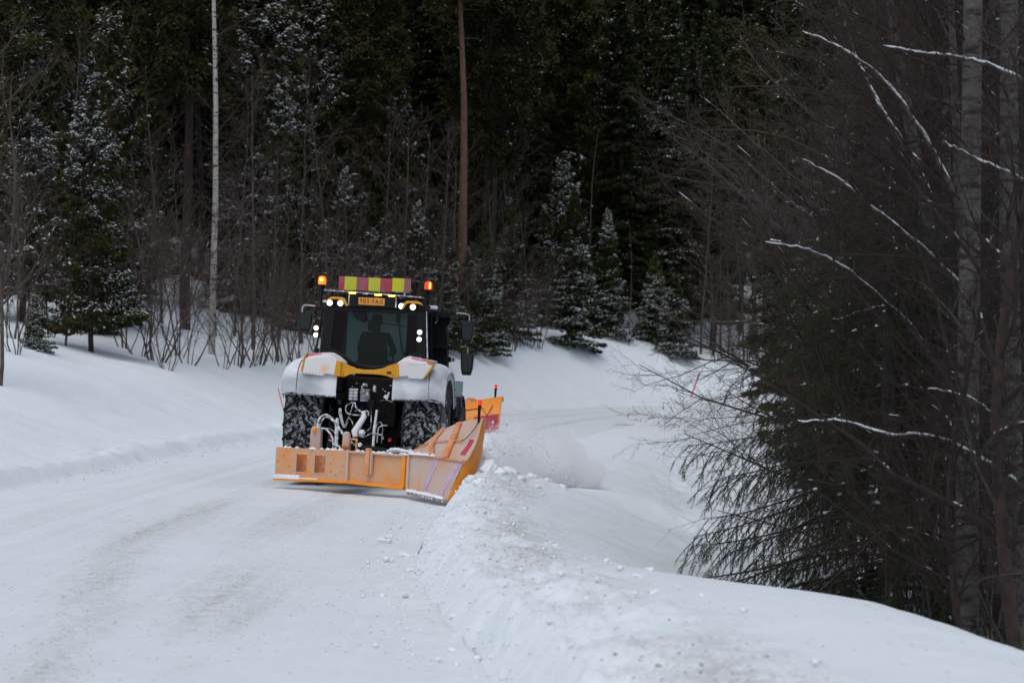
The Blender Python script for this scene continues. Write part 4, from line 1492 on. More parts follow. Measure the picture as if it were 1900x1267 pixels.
def fender(sx):
    """sx -1 left, +1 right"""
    c = .02
    xin, xout = (-.39, -1.245) if sx < 0 else (.50, 1.30)
    rows = []
    for k in range(25):
        th = R(150 - 125 * k / 24)
        row = []
        for u in (0, .04, .3, .6, .82, .93, .985, 1.0):
            x = xin + (xout - xin) * u
            rr_ = 1.055 - .0 * u
            if u > .8:
                rr_ = 1.055 - .15 * ((u - .8) / .2) ** 2.2
            if u > .99:
                rr_ -= .06
            lowz = .03 * (1 - u) if k == 0 else 0
            zz = .93 + rr_ * math.sin(th) - lowz
            yy = fender_y(th) * rr_ / 1.055
            row.append((x, yy, zz))
        rows.append(row)
    f = empty('rear_fender')
    f.parent = tractor
    MB().sheet(rows, .022 * sx).build('fender_shell', M_FENDER, f)
    # raised outer extension with its seam
    ext = []
    for k in range(25):
        th = R(150 - 125 * k / 24)
        row = []
        for u in (0, .15, .55, .85, 1.0):
            x = xout - sx * .22 + sx * .235 * u
            rr_ = 1.072 - .15 * max(0, u - .1) ** 2.0
            row.append((x, fender_y(th) * rr_ / 1.06, .93 + rr_ * math.sin(th)))
        ext.append(row)
    MB().sheet(ext, .02 * sx).build('fender_extension', M_FENDER, f)
    # dark rubber lip around the edge
    lip = [(ext[k][4][0] + sx * .012, ext[k][4][1], ext[k][4][2] - .004) for k in range(25)]
    lip = [(xin, rows[0][0][1] - .012, rows[0][0][2] - .01), (xout - sx * .25, rows[0][3][1] - .012, rows[0][3][2] - .01)] + lip
    MB().tube(lip, .011, 6).build('fender_lip', M_GREYM, f)
    lip2 = [(ext[k][0][0] - sx * .004, ext[k][0][1] * 1.006, ext[k][0][2] + .004) for k in range(14)]
    MB().tube(lip2, .006, 5).build('fender_seam', M_DARK, f)
    # cap block above, carrying the tail lamp
    if sx < 0:
        lo = [(-.94, 1.765), (-.905, 1.75), (-.60, 1.725), (-.56, 1.765), (-.33, 1.735), (-.33, 1.955)]
        hi = [(-.43, 2.015), (-.52, 2.06), (-.90, 2.0)]
        bk = [(-.90, 1.8), (-.87, 1.8), (-.60, 1.8), (-.56, 1.8), (-.33, 1.8), (-.33, 1.965), (-.45, 2.06), (-.56, 2.11), (-.87, 2.085)]
    else:
        lo = [(.54, 1.985), (.54, 1.765), (.72, 1.795), (.76, 1.765), (.965, 1.755), (1.0, 1.785)]
        hi = [(1.13, 1.985), (.73, 2.06), (.62, 2.04)]
        bk = [(.54, 1.995), (.54, 1.8), (.72, 1.8), (.76, 1.8), (.965, 1.8), (1.0, 1.8), (1.06, 2.06), (.71, 2.115), (.62, 2.08)]
    front = lo + hi
    mid = [(a * .5 + q * .5, z * .5 + w * .5) for (a, z), (q, w) in zip(front, bk)]
    b = MB()
    n = len(front)
    V = [(x, -1.02, z) for x, z in front] + [(x, -.72, z) for x, z in bk] + [(x, .25, z) for x, z in bk]
    F = [tuple(range(n)), tuple(range(2 * n, 3 * n))[::-1]]
    for g in (0, n):
        F += [(g + i, g + n + i, g + n + (i + 1) % n, g + (i + 1) % n) for i in range(n)]
    b.add(V, F)
    b.build('fender_cap', M_YELLOWF, f, .018)
    # tail lamp on the sloping upper edge
    if sx < 0:
        q = [(-.885, 1.985, -1.005), (-.66, 1.985, -1.01), (-.66, 2.075, -.80), (-.865, 2.075, -.80)]
    else:
        q = [(.74, 1.985, -1.02), (1.02, 1.99, -1.01), (1.04, 2.06, -.83), (.77, 2.085, -.80)]
    th = [(x, y - .015, z + .012) for x, z, y in q]
    bk2 = [(x, y + .03, z - .02) for x, z, y in q]
    tl = MB().hexa([bk2[0], bk2[1], bk2[2], bk2[3], th[0], th[1], th[2], th[3]]).build('tail_lamp', M_TAIL, f, .008)
    up = [(x, y - .028, z + .018) for x, z, y in q]
    A = [Vector(p) for p in up]
    tp = [A[0] * .35 + A[3] * .65, A[1] * .35 + A[2] * .65, A[2], A[3]]
    ro = MB().hexa([p - Vector((0, -.02, .012)) for p in tp] + tp).build('tail_lamp_stripe', M_TAILR, f)
    # bare yellow ends where the snow has not stuck
    if sx < 0:
        ye = ([(-.96, 1.80), (-.935, 1.775), (-.905, 1.985), (-.872, 2.072), (-.90, 2.05), (-.93, 1.985)], [(-.43, 1.752), (-.325, 1.735), (-.325, 1.962), (-.40, 1.995)])
    else:
        ye = ([(1.0, 1.785), (1.025, 1.80), (1.145, 1.985), (1.06, 2.065), (1.04, 2.05), (1.115, 1.985)], [(.535, 1.765), (.61, 1.775), (.585, 2.0), (.535, 1.985)])
    for q_ in ye:
        MB().prism(q_, -1.026, -.80).build('bare_cap_edge', M_YELLOW, f, .004)
    # small louvre notches under the cap
    x0 = -.87 if sx < 0 else .765
    for k in range(5):
        MB().box((x0 + .05 * k, -1.012, 1.776), (.026, .02, .03)).build('louvre', M_FENDER, f, .008)
    # icicles along the lower edge
    r = random.Random(4 + sx)
    me = MB().tube([(0, 0, .01), (0, 0, -.03), (0, 0, -.075)], [.006, .004, .0008], 5).mesh('icicle')
    me.materials.append(M_CRUST)
    for k in range(18):
        x = xin + (xout - sx * .05 - xin) * r.random()
        inst('icicle', me, f, (x, -.905, 1.455 if k else 1.45), sc=(1, 1, r.uniform(.3, 1.1)))


fender(-1)
fender(1)

# yellow panel and the black recess above it
yp = [(-.33, 1.735), (-.27, 1.735), (-.19, 1.775), (-.08, 1.80), (.28, 1.80), (.40, 1.785), (.475, 1.76), (.54, 1.76), (.54, 1.985), (.44, 1.955), (.33, 1.90), (.20, 1.872), (.03, 1.865), (-.10, 1.88), (-.22, 1.925), (-.33, 1.96)]
MB().prism(yp, -.985, -.90).build('rear_panel', M_YELLOW, tractor, .006)
MB().box((-.285, -.989, 1.92), (.012, .01, .012)).box((-.285, -.989, 1.765), (.012, .01, .012)).box((.50, -.989, 1.95), (.012, .01, .012)).box((.50, -.989, 1.79), (.012, .01, .012)).build('panel_screws', M_BLACK, tractor)
MB().box((.435, -.990, 1.838), (.075, .008, .035)).build('warning_decal', M_BLACK, tractor)
MB().box((.405, -.996, 1.838), (.018, .004, .02)).build('decal_green_mark', mat('green mark', (.1, .3, .04)), tractor)
MB().box((.45, -.996, 1.838), (.014, .004, .018)).build('decal_red_mark', M_REDREF, tractor)

# cab ------------------------------------------------------------------
# rear frame: an outline with an opening, in one piece
outer = [(-.70, 2.86), (-.735, 2.5), (-.78, 2.09), (-.62, 2.085), (-.45, 2.04), (-.30, 1.93), (-.15, 1.875), (.10, 1.85), (.30, 1.875), (.47, 1.95), (.62, 2.06), (.75, 2.115), (.94, 2.12), (.90, 2.5), (.88, 2.86)]
inner = [(-.56, 2.79), (-.585, 2.5), (-.61, 2.17), (-.54, 2.15), (-.40, 2.09), (-.26, 1.995), (-.12, 1.945), (.10, 1.925), (.29, 1.945), (.44, 2.01), (.57, 2.11), (.68, 2.165), (.78, 2.18), (.755, 2.5), (.74, 2.79)]
b = MB()
n = len(outer)
for yy in (-.34, -.24):
    b.v += [(x, yy, z) for x, z in outer] + [(x, yy, z) for x, z in inner]
for k in range(n):
    k2 = (k + 1) % n
    b.f += [(k, k2, n + k2, n + k), (2 * n + k2, 2 * n + k, 3 * n + k, 3 * n + k2), (k2, k, 2 * n + k, 2 * n + k2), (n + k, n + k2, 3 * n + k2, 3 * n + k)]
b.build('rear_window_frame', M_BLACKG, tractor, .01)
MB().prism(inner, -.31, -.30).build('rear_window', M_GLASS, tractor, smooth=False)
# darker bands of glass either side of the clear pane
MB().prism([(-.56, 2.785), (-.605, 2.18), (-.47, 2.12), (-.42, 2.3), (-.38, 2.785)], -.325, -.318).build('side_tint', M_GLASSD, tractor, smooth=False)
MB().prism([(.735, 2.785), (.775, 2.185), (.68, 2.16), (.60, 2.14), (.60, 2.785)], -.325, -.318).build('side_tint', M_GLASSD, tractor, smooth=False)
# cab shell: posts, floor, side glass, windscreen
for sx, x0, x1 in ((-1, -.76, -.70), (1, .90, .86)):
    MB().tube([(x0, -.28, 2.1), (x1, -.28, 2.86)], .05, 6).tube([(x0, .65, 1.9), (x1, .6, 2.86)], .035, 6).tube([(x0 * .93, 1.55, 1.6), (x1 * .95, 1.3, 2.86)], .045, 6).build('cab_post', M_BLACK, tractor)
    MB().add([(x0, -.22, 2.08), (x0, .62, 1.95), (x1, .58, 2.84), (x1, -.22, 2.84)], [(0, 1, 2, 3)]).build('side_window', M_GLASSD, tractor, smooth=False)
    MB().add([(x0, .68, 1.5), (x0 * .94, 1.5, 1.5), (x1 * .95, 1.28, 2.84), (x1, .62, 2.84)], [(0, 1, 2, 3)]).build('door_window', M_GLASSD, tractor, smooth=False)
MB().add([(-.68, 1.55, 1.75), (.82, 1.55, 1.75), (.80, 1.30, 2.84), (-.65, 1.30, 2.84)], [(0, 1, 2, 3)]).build('windscreen', M_GLASSF, tractor, smooth=False)
MB().box((.07, .6, 1.42), (1.45, 1.9, .12)).box((.07, 1.56, 1.55), (1.4, .08, .4)).build('cab_floor', M_BLACK, tractor, .02)
MB().box((.07, .15, 1.72), (.62, .5, .6)).build('seat_base', M_BLACK, tractor, .04)
# roof
MB().prism([(-.72, 2.845), (.90, 2.845), (.885, 2.93), (.82, 3.02), (-.66, 3.03), (-.71, 2.95)], -.42, 1.55).build('roof', M_BLACK, tractor, .03)
MB().prism([(-.40, 2.86), (.46, 2.86), (.46, 3.045), (-.40, 3.055)], -.47, -.36).build('roof_rear_panel', M_BLACKG, tractor, .015)
for x in (-.34, .42):
    MB().box((x, -.475, 2.96), (.02, .015, .17)).build('panel_trim', M_GREYM, tractor)
capl = [(-.70, 2.935), (-.655, 2.985), (-.60, 3.005), (-.44, 3.0), (-.40, 2.975), (-.345, 2.865), (-.385, 2.865), (-.435, 2.95), (-.47, 2.965), (-.60, 2.962), (-.665, 2.945)]
MB().prism(capl, -.50, -.30).build('roof_corner', M_YELLOW, tractor, .008)
capr = [(.86 - (x + .70) * 1.0, z - .005) for x, z in capl]
MB().prism(capr[::-1], -.50, -.30).build('roof_corner', M_YELLOW, tractor, .008)
# lamps on the roof edge
lm = MB().lathe([(-.022, .001), (-.020, .022), (-.014, .034)], 20, 'y').mesh('lens')
lm.materials.append(M_LAMP)
rl = MB().lathe([(-.013, .034), (-.004, .046), (.01, .048)], 20, 'y').mesh('reflector')
rl.materials.append(mat('lamp reflector', (.6, .6, .58), .3, emit=(1, .93, .78), estr=1.3))
hm = MB().lathe([(-.006, .055), (-.012, .05), (.03, .055), (.06, .02), (.06, .001)], 20, 'y').mesh('housing')
hm.materials.append(M_BLACK)


def lamp(x, y, z, s=1.):
    w = empty('work_lamp', (x, y, z))
    w.parent = tractor
    w.scale = (s, s, s)
    inst('housing', hm, w)
    inst('lens', lm, w)
    inst('reflector', rl, w)


for x, z in ((-.648, 2.902), (-.476, 2.905), (.51, 2.905), (.693, 2.90)):
    lamp(x, -.47, z)
for x, z in ((-.945, 2.498), (-.945, 2.385), (.815, 2.506), (.812, 2.393)):
    lamp(x, .1 if x < 0 else -.40, z, .85)
MB().tube([(-.945, .16, 2.35), (-.945, .16, 2.54), (-.80, .16, 2.60)], .012, 6).build('lamp_bracket', M_BLACK, tractor)
MB().curve([(.812, -.33, 2.36), (.812, -.33, 2.54), (.80, -.33, 2.64), (.77, -.33, 2.68)], .012, 6).build('lamp_bracket', M_BLACK, tractor)
# grab rail
MB().curve([(-.80, -.2, 2.80), (-.82, -.25, 2.5), (-.86, -.25, 2.16), (-.85, -.22, 2.10)], .017, 6).box((-.855, -.24, 2.12), (.07, .08, .10)).build('grab_rail', M_BLACK, tractor)
MB().tube([(.89, -.3, 2.85), (.95, -.3, 2.1)], .012, 6).build('grab_rail', M_FROSTM, tractor)
# number plate
MB().box((.03, -.49, 2.955), (.42, .012, .115)).build('number_plate', M_PLATE, tractor, .004)
cu = bpy.data.curves.new('plate_text', 'FONT')
cu.body = '903-FAX'
cu.size = .108
cu.extrude = .002
cu.align_x = 'CENTER'
cu.align_y = 'CENTER'
cu.space_character = 1.22
tmp = bpy.data.objects.new('plate_tmp', cu)
COL.objects.link(tmp)
dg = bpy.context.evaluated_depsgraph_get()
tme = bpy.data.meshes.new_from_object(tmp.evaluated_get(dg))
bpy.data.objects.remove(tmp)
tme.materials.clear()
tme.materials.append(M_PTEXT)
pt = inst('plate_lettering', tme, tractor, (.03, -.499, 2.953), (R(90), 0, 0), (.80, 1, 1))
# roof rack with its lights and board
MB().hexa([(-.74, -.50, 3.095), (.82, -.50, 3.050), (.82, -.02, 3.055), (-.74, -.02, 3.10), (-.74, -.50, 3.112), (.82, -.50, 3.070), (.82, -.02, 3.075), (-.74, -.02, 3.117)]).build('roof_rack', M_GREYM, tractor, .004)
MB().box((.09, -.42, 3.072), (.82, .14, .035), (0, R(1.6), 0)).tube([(-.65, -.3, 3.1), (-.65, -.25, 2.98)], .012, 6).tube([(.80, -.3, 3.06), (.84, -.25, 2.93)], .012, 6).tube([(.74, -.3, 3.06), (.86, -.2, 2.90)], .012, 6).build('light_bar', M_BLACK, tractor)
for k, x in enumerate((-.285, .13, .35)):
    MB().box((x, -.505, 3.075 - .02 * (x + .285)), (.105, .022, .024)).build('amber_flasher', M_AMBER, tractor, .006)
MB().box((-.08, -.502, 3.07), (.095, .015, .018)).build('unlit_flasher', M_GREYM, tractor, .004)
board = empty('warning_board', (0, 0, 0))
board.parent = tractor
bx = [-.578, -.483, -.285, -.092, .100, .295, .492, .595]
for k in range(7):
    z0, z1 = 3.135, 3.352
    MB().box(((bx[k] + bx[k + 1]) / 2, -.10, (z0 + z1) / 2 + .012 * (bx[k] > .2)), (bx[k + 1] - bx[k] - .002, .012, z1 - z0)).build('stripe', M_SIGNY if k % 2 else M_SIGNR, board)
MB().box((.01, -.088, 3.24), (1.17, .01, .205)).tube([(-.5, -.08, 3.08), (-.5, -.08, 3.3)], .012, 6).tube([(.5, -.08, 3.05), (.5, -.08, 3.3)], .012, 6).build('board_back', M_GREYM, board)
# beacons
for x, z, ml in ((-.885, 3.21, M_BEACON), (.86, 3.21, M_BEACON2)):
    be = empty('beacon', (x, .1, z))
    be.parent = tractor
    MB().lathe([(0, .062), (.03, .066), (.09, .064), (.125, .052), (.135, .03), (.137, .001)], 20, 'z').build('beacon_lens', ml, be)
    if ml is M_BEACON:
        MB().lathe([(.05, .001), (.055, .022), (.075, .03), (.095, .022), (.10, .001)], 12, 'z', (0, -.055, 0)).build('beacon_flash', M_BEACONC, be)
    else:
        MB().lathe([(.02, .012), (.11, .012)], 8, 'z', (.03, -.058, 0)).build('beacon_painted_reflection', M_BEACONC, be)  # glowing strip stands in for a reflection on the lens
    MB().lathe([(-.08, .001), (-.08, .03), (-.03, .05), (0, .058), (.005, .001)], 16, 'z').tube([(0, 0, -.34), (0, 0, -.05)], .022, 8).build('beacon_stand', M_BLACK, be)
MB().box((-.80, .1, 2.9), (.2, .05, .03)).box((.85, .1, 2.93), (.12, .05, .03)).build('beacon_mount', M_BLACK, tractor)
# snow on the rack and arms
MB().box((-.80, .15, 2.935), (.14, .1, .05)).box((.93, .3, 2.93), (.14, .2, .06)).build('roof_snow', M_CRUST, tractor, .02)

# mirrors
def mirror_body(name, xl, xr, zt, zb, y, parent):
    w = (xr - xl)
    poly = [(xl + w * .18, zb), (xl + w * .82, zb), (xr - w * .06, zb + (zt - zb) * .3), (xr, zt - .03), (xr - .03, zt), (xl + .03, zt), (xl, zt - .03), (xl + w * .06, zb + (zt - zb) * .3)]
    g = empty(name, (0, 0, 0))
    g.parent = parent
    MB().prism(poly, y - .05, y + .10).build('mirror_shell', M_BLACKG, g, .015)
    cx, cz = (xl + xr) / 2, (zt + zb) / 2
    MB().prism([(cx + (x - cx) * .84, cz + (z - cz) * .84 + .02) for x, z in poly], y - .055, y - .052).build('mirror_glass', M_MIRRORG, g)
    return g


mirror_body('mirror', -1.40, -1.165, 2.765, 2.44, 1.0, tractor)
MB().prism([(-1.13, 2.88), (-.75, 2.84), (-.75, 2.74), (-.92, 2.76), (-1.13, 2.845)], .92, 1.02).build('mirror_arm', M_BLACK, tractor, .01)
MB().curve([(-1.12, .97, 2.875), (-1.25, .97, 2.885), (-1.33, .97, 2.87), (-1.345, .97, 2.80), (-1.345, .97, 2.74)], .014, 8).build('mirror_tube', M_TUBE, tractor)
for zt, zb, dx in ((2.76, 2.395, 0), (2.225, 1.855, .02)):
    mirror_body('mirror', 1.335 + dx, 1.555 + dx, zt, zb, 1.0, tractor)
MB().prism([(.80, 2.80), (1.05, 2.79), (1.24, 2.84), (1.245, 2.885), (.86, 2.895), (.80, 2.86)], .9, 1.25).build('mirror_arm', M_BLACK, tractor, .01)
MB().curve([(1.23, 1.0, 2.875), (1.36, 1.0, 2.88), (1.45, 1.0, 2.86), (1.47, 1.0, 2.8), (1.46, 1.0, 2.7)], .011, 8).build('mirror_tube', M_TUBE, tractor)
MB().prism([(.90, 2.335), (1.34, 2.335), (1.34, 2.30), (1.20, 2.27), (.90, 2.27)], 1.0, 1.2).build('lower_mirror_arm', M_BLACK, tractor, .01)
MB().curve([(1.33, 1.1, 2.32), (1.42, 1.1, 2.325), (1.46, 1.05, 2.3), (1.465, 1.0, 2.2)], .010, 8).build('mirror_tube', M_TUBE, tractor)
# exhaust tower
MB().prism([(.84, 1.75), (1.12, 1.75), (1.10, 2.35), (1.065, 2.62), (1.135, 2.72), (1.135, 2.80), (.98, 2.80), (.95, 2.76), (.84, 2.64)], 1.15, 1.50).build('exhaust_tower', M_BLACK, tractor, .02)
MB().tube([(.98, 1.3, 2.7), (.98, 1.3, 2.84)], .06, 10).build('exhaust_pipe', M_DARK, tractor)
MB().box((1.14, 1.25, 2.10), (.05, .06, .08)).build('tower_latch', M_BLACK, tractor, .01)
# door glass standing open beside the bonnet
MB().box((1.20, 2.2, 1.60), (.17, .015, .26)).build('wind_deflector', M_GLASST, tractor, smooth=False)
MB().tube([(1.29, 2.2, 1.30), (1.29, 2.2, 1.74)], .009, 6).tube([(1.10, 2.2, 1.735), (1.29, 2.2, 1.735)], .007, 6).build('deflector_frame', M_GREYM, tractor)
MB().box((1.15, 1.9, 1.28), (.2, .3, .34)).build('step_box', M_BLACK, tractor, .05)
# wiper and its motor
MB().prism([(-.28, 2.79), (-.07, 2.79), (-.03, 2.65), (-.08, 2.62), (-.2, 2.65), (-.28, 2.72)], -.40, -.36).build('wiper_motor', M_BLACK, tractor, .01)
MB().tube([(-.12, -.41, 2.655), (.18, -.41, 2.63), (.57, -.41, 2.585)], .009, 5).curve([(.46, -.40, 2.80), (.46, -.41, 2.68), (.50, -.41, 2.45), (.55, -.41, 2.2), (.60, -.41, 2.12)], .010, 5).box((.45, -.39, 2.72), (.05, .04, .14)).box((.58, -.40, 2.15), (.05, .04, .04)).build('wiper', M_BLACK, tractor)

# seat backrest and steering wheel
MB().prism([(-.20, 1.7), (.22, 1.7), (.26, 2.1), (.22, 2.36), (.14, 2.47), (-.10, 2.47), (-.19, 2.36), (-.23, 2.1)], .02, .14).build('seat_back', M_SEAT, tractor, .04)
MB().prism([(-.08, 2.5), (.11, 2.5), (.12, 2.62), (.08, 2.67), (-.05, 2.67), (-.09, 2.62)], .04, .12).tube([(0, .08, 2.4), (0, .08, 2.52)], .015, 6).build('headrest', M_SEAT, tractor, .03)
MB().curve([(.02 + .2 * math.cos(a), 1.05 + .08 * math.sin(a), 2.05 + .16 * math.sin(a)) for a in [k * math.pi / 6 for k in range(13)]], .015, 6, 3).tube([(.02, 1.05, 2.05), (.02, 1.3, 1.6)], .03, 6).build('steering_wheel', M_BLACK, tractor)
MB().box((.45, .35, 1.95), (.14, .5, .09)).box((.56, .62, 2.12), (.18, .04, .22)).build('armrest_console', M_BLACK, tractor, .02)

# rear linkage, hoses and couplers in the gap between the wheels
MB().box((.08, -.28, 1.35), (.85, .2, .8)).box((.05, -.5, .75), (.42, .3, .35)).build('rear_housing', M_DARK, tractor, .03)
vb = empty('valve_block', (-.165, -.62, 1.46))
vb.parent = tractor
for r2 in range(4):
    for c2 in range(2):
        MB().box((-.034 + .07 * c2, 0, .075 - .048 * r2), (.064, .12, .042)).build('coupler', M_CRUST if r2 < 3 else M_FROSTM, vb, .012)
MB().box((0, .07, 0), (.15, .06, .24)).build('block_body', M_DARK, vb)
cp = empty('connector_panel', (.015, -.60, 1.46))
cp.parent = tractor
for k in range(6):
    MB().box((0, 0, .075 - .028 * k), (.13, .05, .012)).build('fin', M_GREYM, cp)
MB().box((.045, -.03, .02), (.035, .03, .10)).box((0, .04, 0), (.15, .04, .2)).build('connector', M_GREYM, cp)
MB().lathe([(0, .001), (0, .03), (.10, .03), (.11, .001)], 12, 'z', (.165, -.6, 1.52)).build('filter_can', M_GREYM, tractor)
MB().box((.13, -.62, 1.32), (.11, .1, .14)).build('socket_box', M_BLACK, tractor, .015)
MB().box((.0, -.52, 1.62), (.08, .05, .05)).build('bracket', M_GREYM, tractor, .01)
MB().tube([(.40, -.8, 1.45), (.43, -.8, 1.53)], .018, 6).box((.385, -.8, 1.45), (.07, .05, .05), (0, .6, 0)).build('ball_handle', M_FROSTM, tractor)
for i in range(9):
    a = random.Random(i)
    MB().lathe([(-.01, .001), (-.01, .012), (.01, .012), (.01, .001)], 8, 'y', (a.uniform(-.3, .45), -.56, a.uniform(1.15, 1.66))).build('bolt_head', M_GREYM, tractor)
hoses = [([(-.17, -.66, 1.34), (-.26, -.7, 1.27), (-.24, -.72, 1.17), (-.12, -.72, 1.14), (.03, -.70, 1.15), (.06, -.68, 1.2)], .013, M_HOSEW),
         ([(-.13, -.66, 1.34), (-.10, -.7, 1.26), (-.02, -.72, 1.20), (.09, -.70, 1.21), (.10, -.68, 1.14)], .013, M_HOSEW),
         ([(-.15, -.66, 1.34), (-.18, -.7, 1.2), (-.22, -.72, 1.05), (-.25, -.74, .92)], .011, M_HOSE),
         ([(.13, -.64, 1.26), (.15, -.7, 1.1), (.15, -.72, .96), (.06, -.74, .86)], .009, M_HOSE),
         ([(-.25, -.74, .92), (-.24, -.76, 1.04), (-.18, -.76, 1.08), (-.13, -.76, 1.0), (-.11, -.76, .9)], .009, M_HOSE),
         ([(-.10, -.75, .86), (.05, -.8, .80), (.2, -.85, .87), (.36, -.85, .84), (.38, -.85, .78)], .012, M_HOSE),
         ([(.22, -.72, .72), (.24, -.72, .98), (.29, -.72, 1.05), (.34, -.72, .98), (.34, -.72, .72)], .012, M_HOSE),
         ([(.27, -.76, .72), (.28, -.76, .94), (.31, -.76, .98), (.36, -.74, 1.0), (.42, -.74, 1.0)], .012, M_HOSEW),
         ([(-.05, -.6, 1.6), (-.0, -.62, 1.52), (-.06, -.62, 1.5)], .008, M_HOSEW),
         ([(.25, -.55, 1.38), (.35, -.58, 1.40), (.47, -.6, 1.37)], .006, M_HOSE)]
for p, r, m in hoses:
    MB().curve(p, r * .85, 7, 6).build('hose', m, tractor)
MB().tube([(-.33, -.85, 1.24), (-.33, -.85, 1.17), (-.29, -.80, 1.0), (-.26, -.78, .94)], [.02, .026, .022, .022], 8).build('lift_rod', M_FROSTM, tractor)
MB().tube([(-.36, -.9, 1.08), (-.36, -.9, 1.02), (-.35, -.95, .62)], [.022, .032, .028], 8).build('lift_rod', M_FROSTM, tractor)
MB().tube([(.25, -.8, 1.24), (.23, -.85, .95), (.23, -.9, .60)], [.018, .022, .02], 8).build('lift_rod', M_FROSTM, tractor)
MB().tube([(-.40, -.3, .62), (-.36, -1.25, .50)], .035, 8).tube([(.48, -.3, .62), (.42, -1.4, .50)], .035, 8).build('lower_link', M_DARK, tractor)
MB().tube([(.03, -.75, 1.20), (.05, -.80, 1.12), (-.01, -.86, 1.0), (-.07, -.92, .88), (-.05, -.95, .80)], [.03, .045, .05, .055, .04], 10).build('top_link', M_CRUST, tractor)
MB().lathe([(-.055, .001), (-.045, .035), (0, .055), (.045, .04), (.055, .001)], 14, 'z', (.055, -.98, .87)).build('link_ball', M_CRUST, tractor)
MB().tube([(-.02, -.6, 1.18), (-.02, -.45, 1.4)], .03, 8).build('top_link_mount', M_DARK, tractor)
for x, z in ((-.43, .78), (.50, .79)):
    MB().lathe([(0, .001), (-.01, .03), (.01, .032), (.012, .001)], 14, 'y', (x, -.98, z)).build('reflector', M_REDREF, tractor)

# ------------------------------------------------------------------ driver
def person():
    root = empty('person', T_LOC, T_ROT, label='driver in dark jacket seen from behind through the tractor rear window', cat='person')
    pts = {'pelvis': (.02, .30, 1.98, .15), 'waist': (.02, .28, 2.12, .145), 'chest': (.02, .26, 2.32, .17), 'neck0': (.02, .28, 2.47, .07), 'neck': (.02, .30, 2.53, .052), 'head0': (.02, .32, 2.58, .075), 'head': (.02, .32, 2.66, .092), 'crown': (.02, .31, 2.72, .07),
           'shl': (-.18, .27, 2.42, .07), 'ell': (-.27, .45, 2.17, .05), 'wrl': (-.16, .86, 2.12, .03), 'shr': (.22, .27, 2.42, .07), 'elr': (.32, .42, 2.17, .05), 'wrr': (.20, .86, 2.12, .03),
           'kl': (-.12, .72, 1.98, .075), 'al': (-.13, 1.0, 1.60, .05), 'fl': (-.13, 1.15, 1.54, .04), 'kr': (.16, .72, 1.98, .075), 'ar': (.17, 1.0, 1.60, .05), 'fr': (.17, 1.15, 1.54, .04), 'hl': (-.09, .36, 1.96, .10), 'hr': (.13, .36, 1.96, .10)}
    E_ = [('pelvis', 'waist'), ('waist', 'chest'), ('chest', 'neck0'), ('neck0', 'neck'), ('neck', 'head0'), ('head0', 'head'), ('head', 'crown'), ('chest', 'shl'), ('shl', 'ell'), ('ell', 'wrl'), ('chest', 'shr'), ('shr', 'elr'), ('elr', 'wrr'),
          ('pelvis', 'hl'), ('hl', 'kl'), ('kl', 'al'), ('al', 'fl'), ('pelvis', 'hr'), ('hr', 'kr'), ('kr', 'ar'), ('ar', 'fr')]
    names = list(pts)
    verts = [pts[n][:3] for n in names]
    rad = [pts[n][3] for n in names]
    edges = [(names.index(a), names.index(c)) for a, c in E_]
    # five bent fingers a hand
    for w, sx in (('wrl', -1), ('wrr', 1)):
        i0 = names.index(w)
        x, y, z = verts[i0]
        verts.append((x, y + .07, z + .015))
        rad.append(.032)
        ip = len(verts) - 1
        edges.append((i0, ip))
        for k in range(4):
            o = (k - 1.5) * .021
            ln = (.9, 1.05, 1.0, .8)[k]
            a = (x + o, y + .07 + .045 * ln, z + .035)
            c = (x + o, y + .07 + .075 * ln, z + .005)
            verts += [a, c]
            rad += [.010, .009]
            edges += [(ip, len(verts) - 2), (len(verts) - 2, len(verts) - 1)]
        verts += [(x - sx * .045, y + .085, z), (x - sx * .035, y + .12, z - .01)]
        rad += [.011, .010]
        edges += [(ip, len(verts) - 2), (len(verts) - 2, len(verts) - 1)]
    me = bpy.data.meshes.new('body')
    me.from_pydata(verts, edges, [])
    o = bpy.data.objects.new('body', me)
    COL.objects.link(o)
    o.parent = root
    me.materials.append(M_JACKET)
    md = o.modifiers.new('skin', 'SKIN')
    for k, v in enumerate(me.skin_vertices[0].data):
        v.radius = (rad[k], rad[k])
        v.use_root = k == 0
    md.use_smooth_shade = True
    sb = o.modifiers.new('sub', 'SUBSURF')
    sb.levels = 2
    sb.render_levels = 2
    hd = MB().lathe([(2.60, .001), (2.60, .09), (2.66, .102), (2.72, .095), (2.77, .06), (2.785, .001)], 20, 'z', (.02, .31, 0))
    hd.build('knit_cap', M_CAP, root)
    MB().box((.02, .41, 2.635), (.12, .05, .10)).build('face', M_SKIN, root, .02)


person()

# ------------------------------------------------------------------ rear blade with side wing
blade = empty('rear_blade', T_LOC, T_ROT, label='frosted orange rear levelling blade with raised side wing hitched behind the tractor', cat='snow blade')


def along(a, c, u):
    return tuple(p + (q - p) * u for p, q in zip(a, c))


# plan line of the blade: hinge points (x, y) with bottom and top z
A0, A1, A2 = (-1.175, -1.50, .115, .602), (.085, -2.25, .172, .640), (1.03, -2.86, .168, .655)


def on_blade(u, v, off=0., a=A0, c=A1):
    x, y, zb, zt = along(a, c, u)
    dx, dy = c[0] - a[0], c[1] - a[1]
    L = math.hypot(dx, dy)
    nx, ny = dy / L, -dx / L
    return (x + nx * off, y + ny * off, zb + (zt - zb) * v)


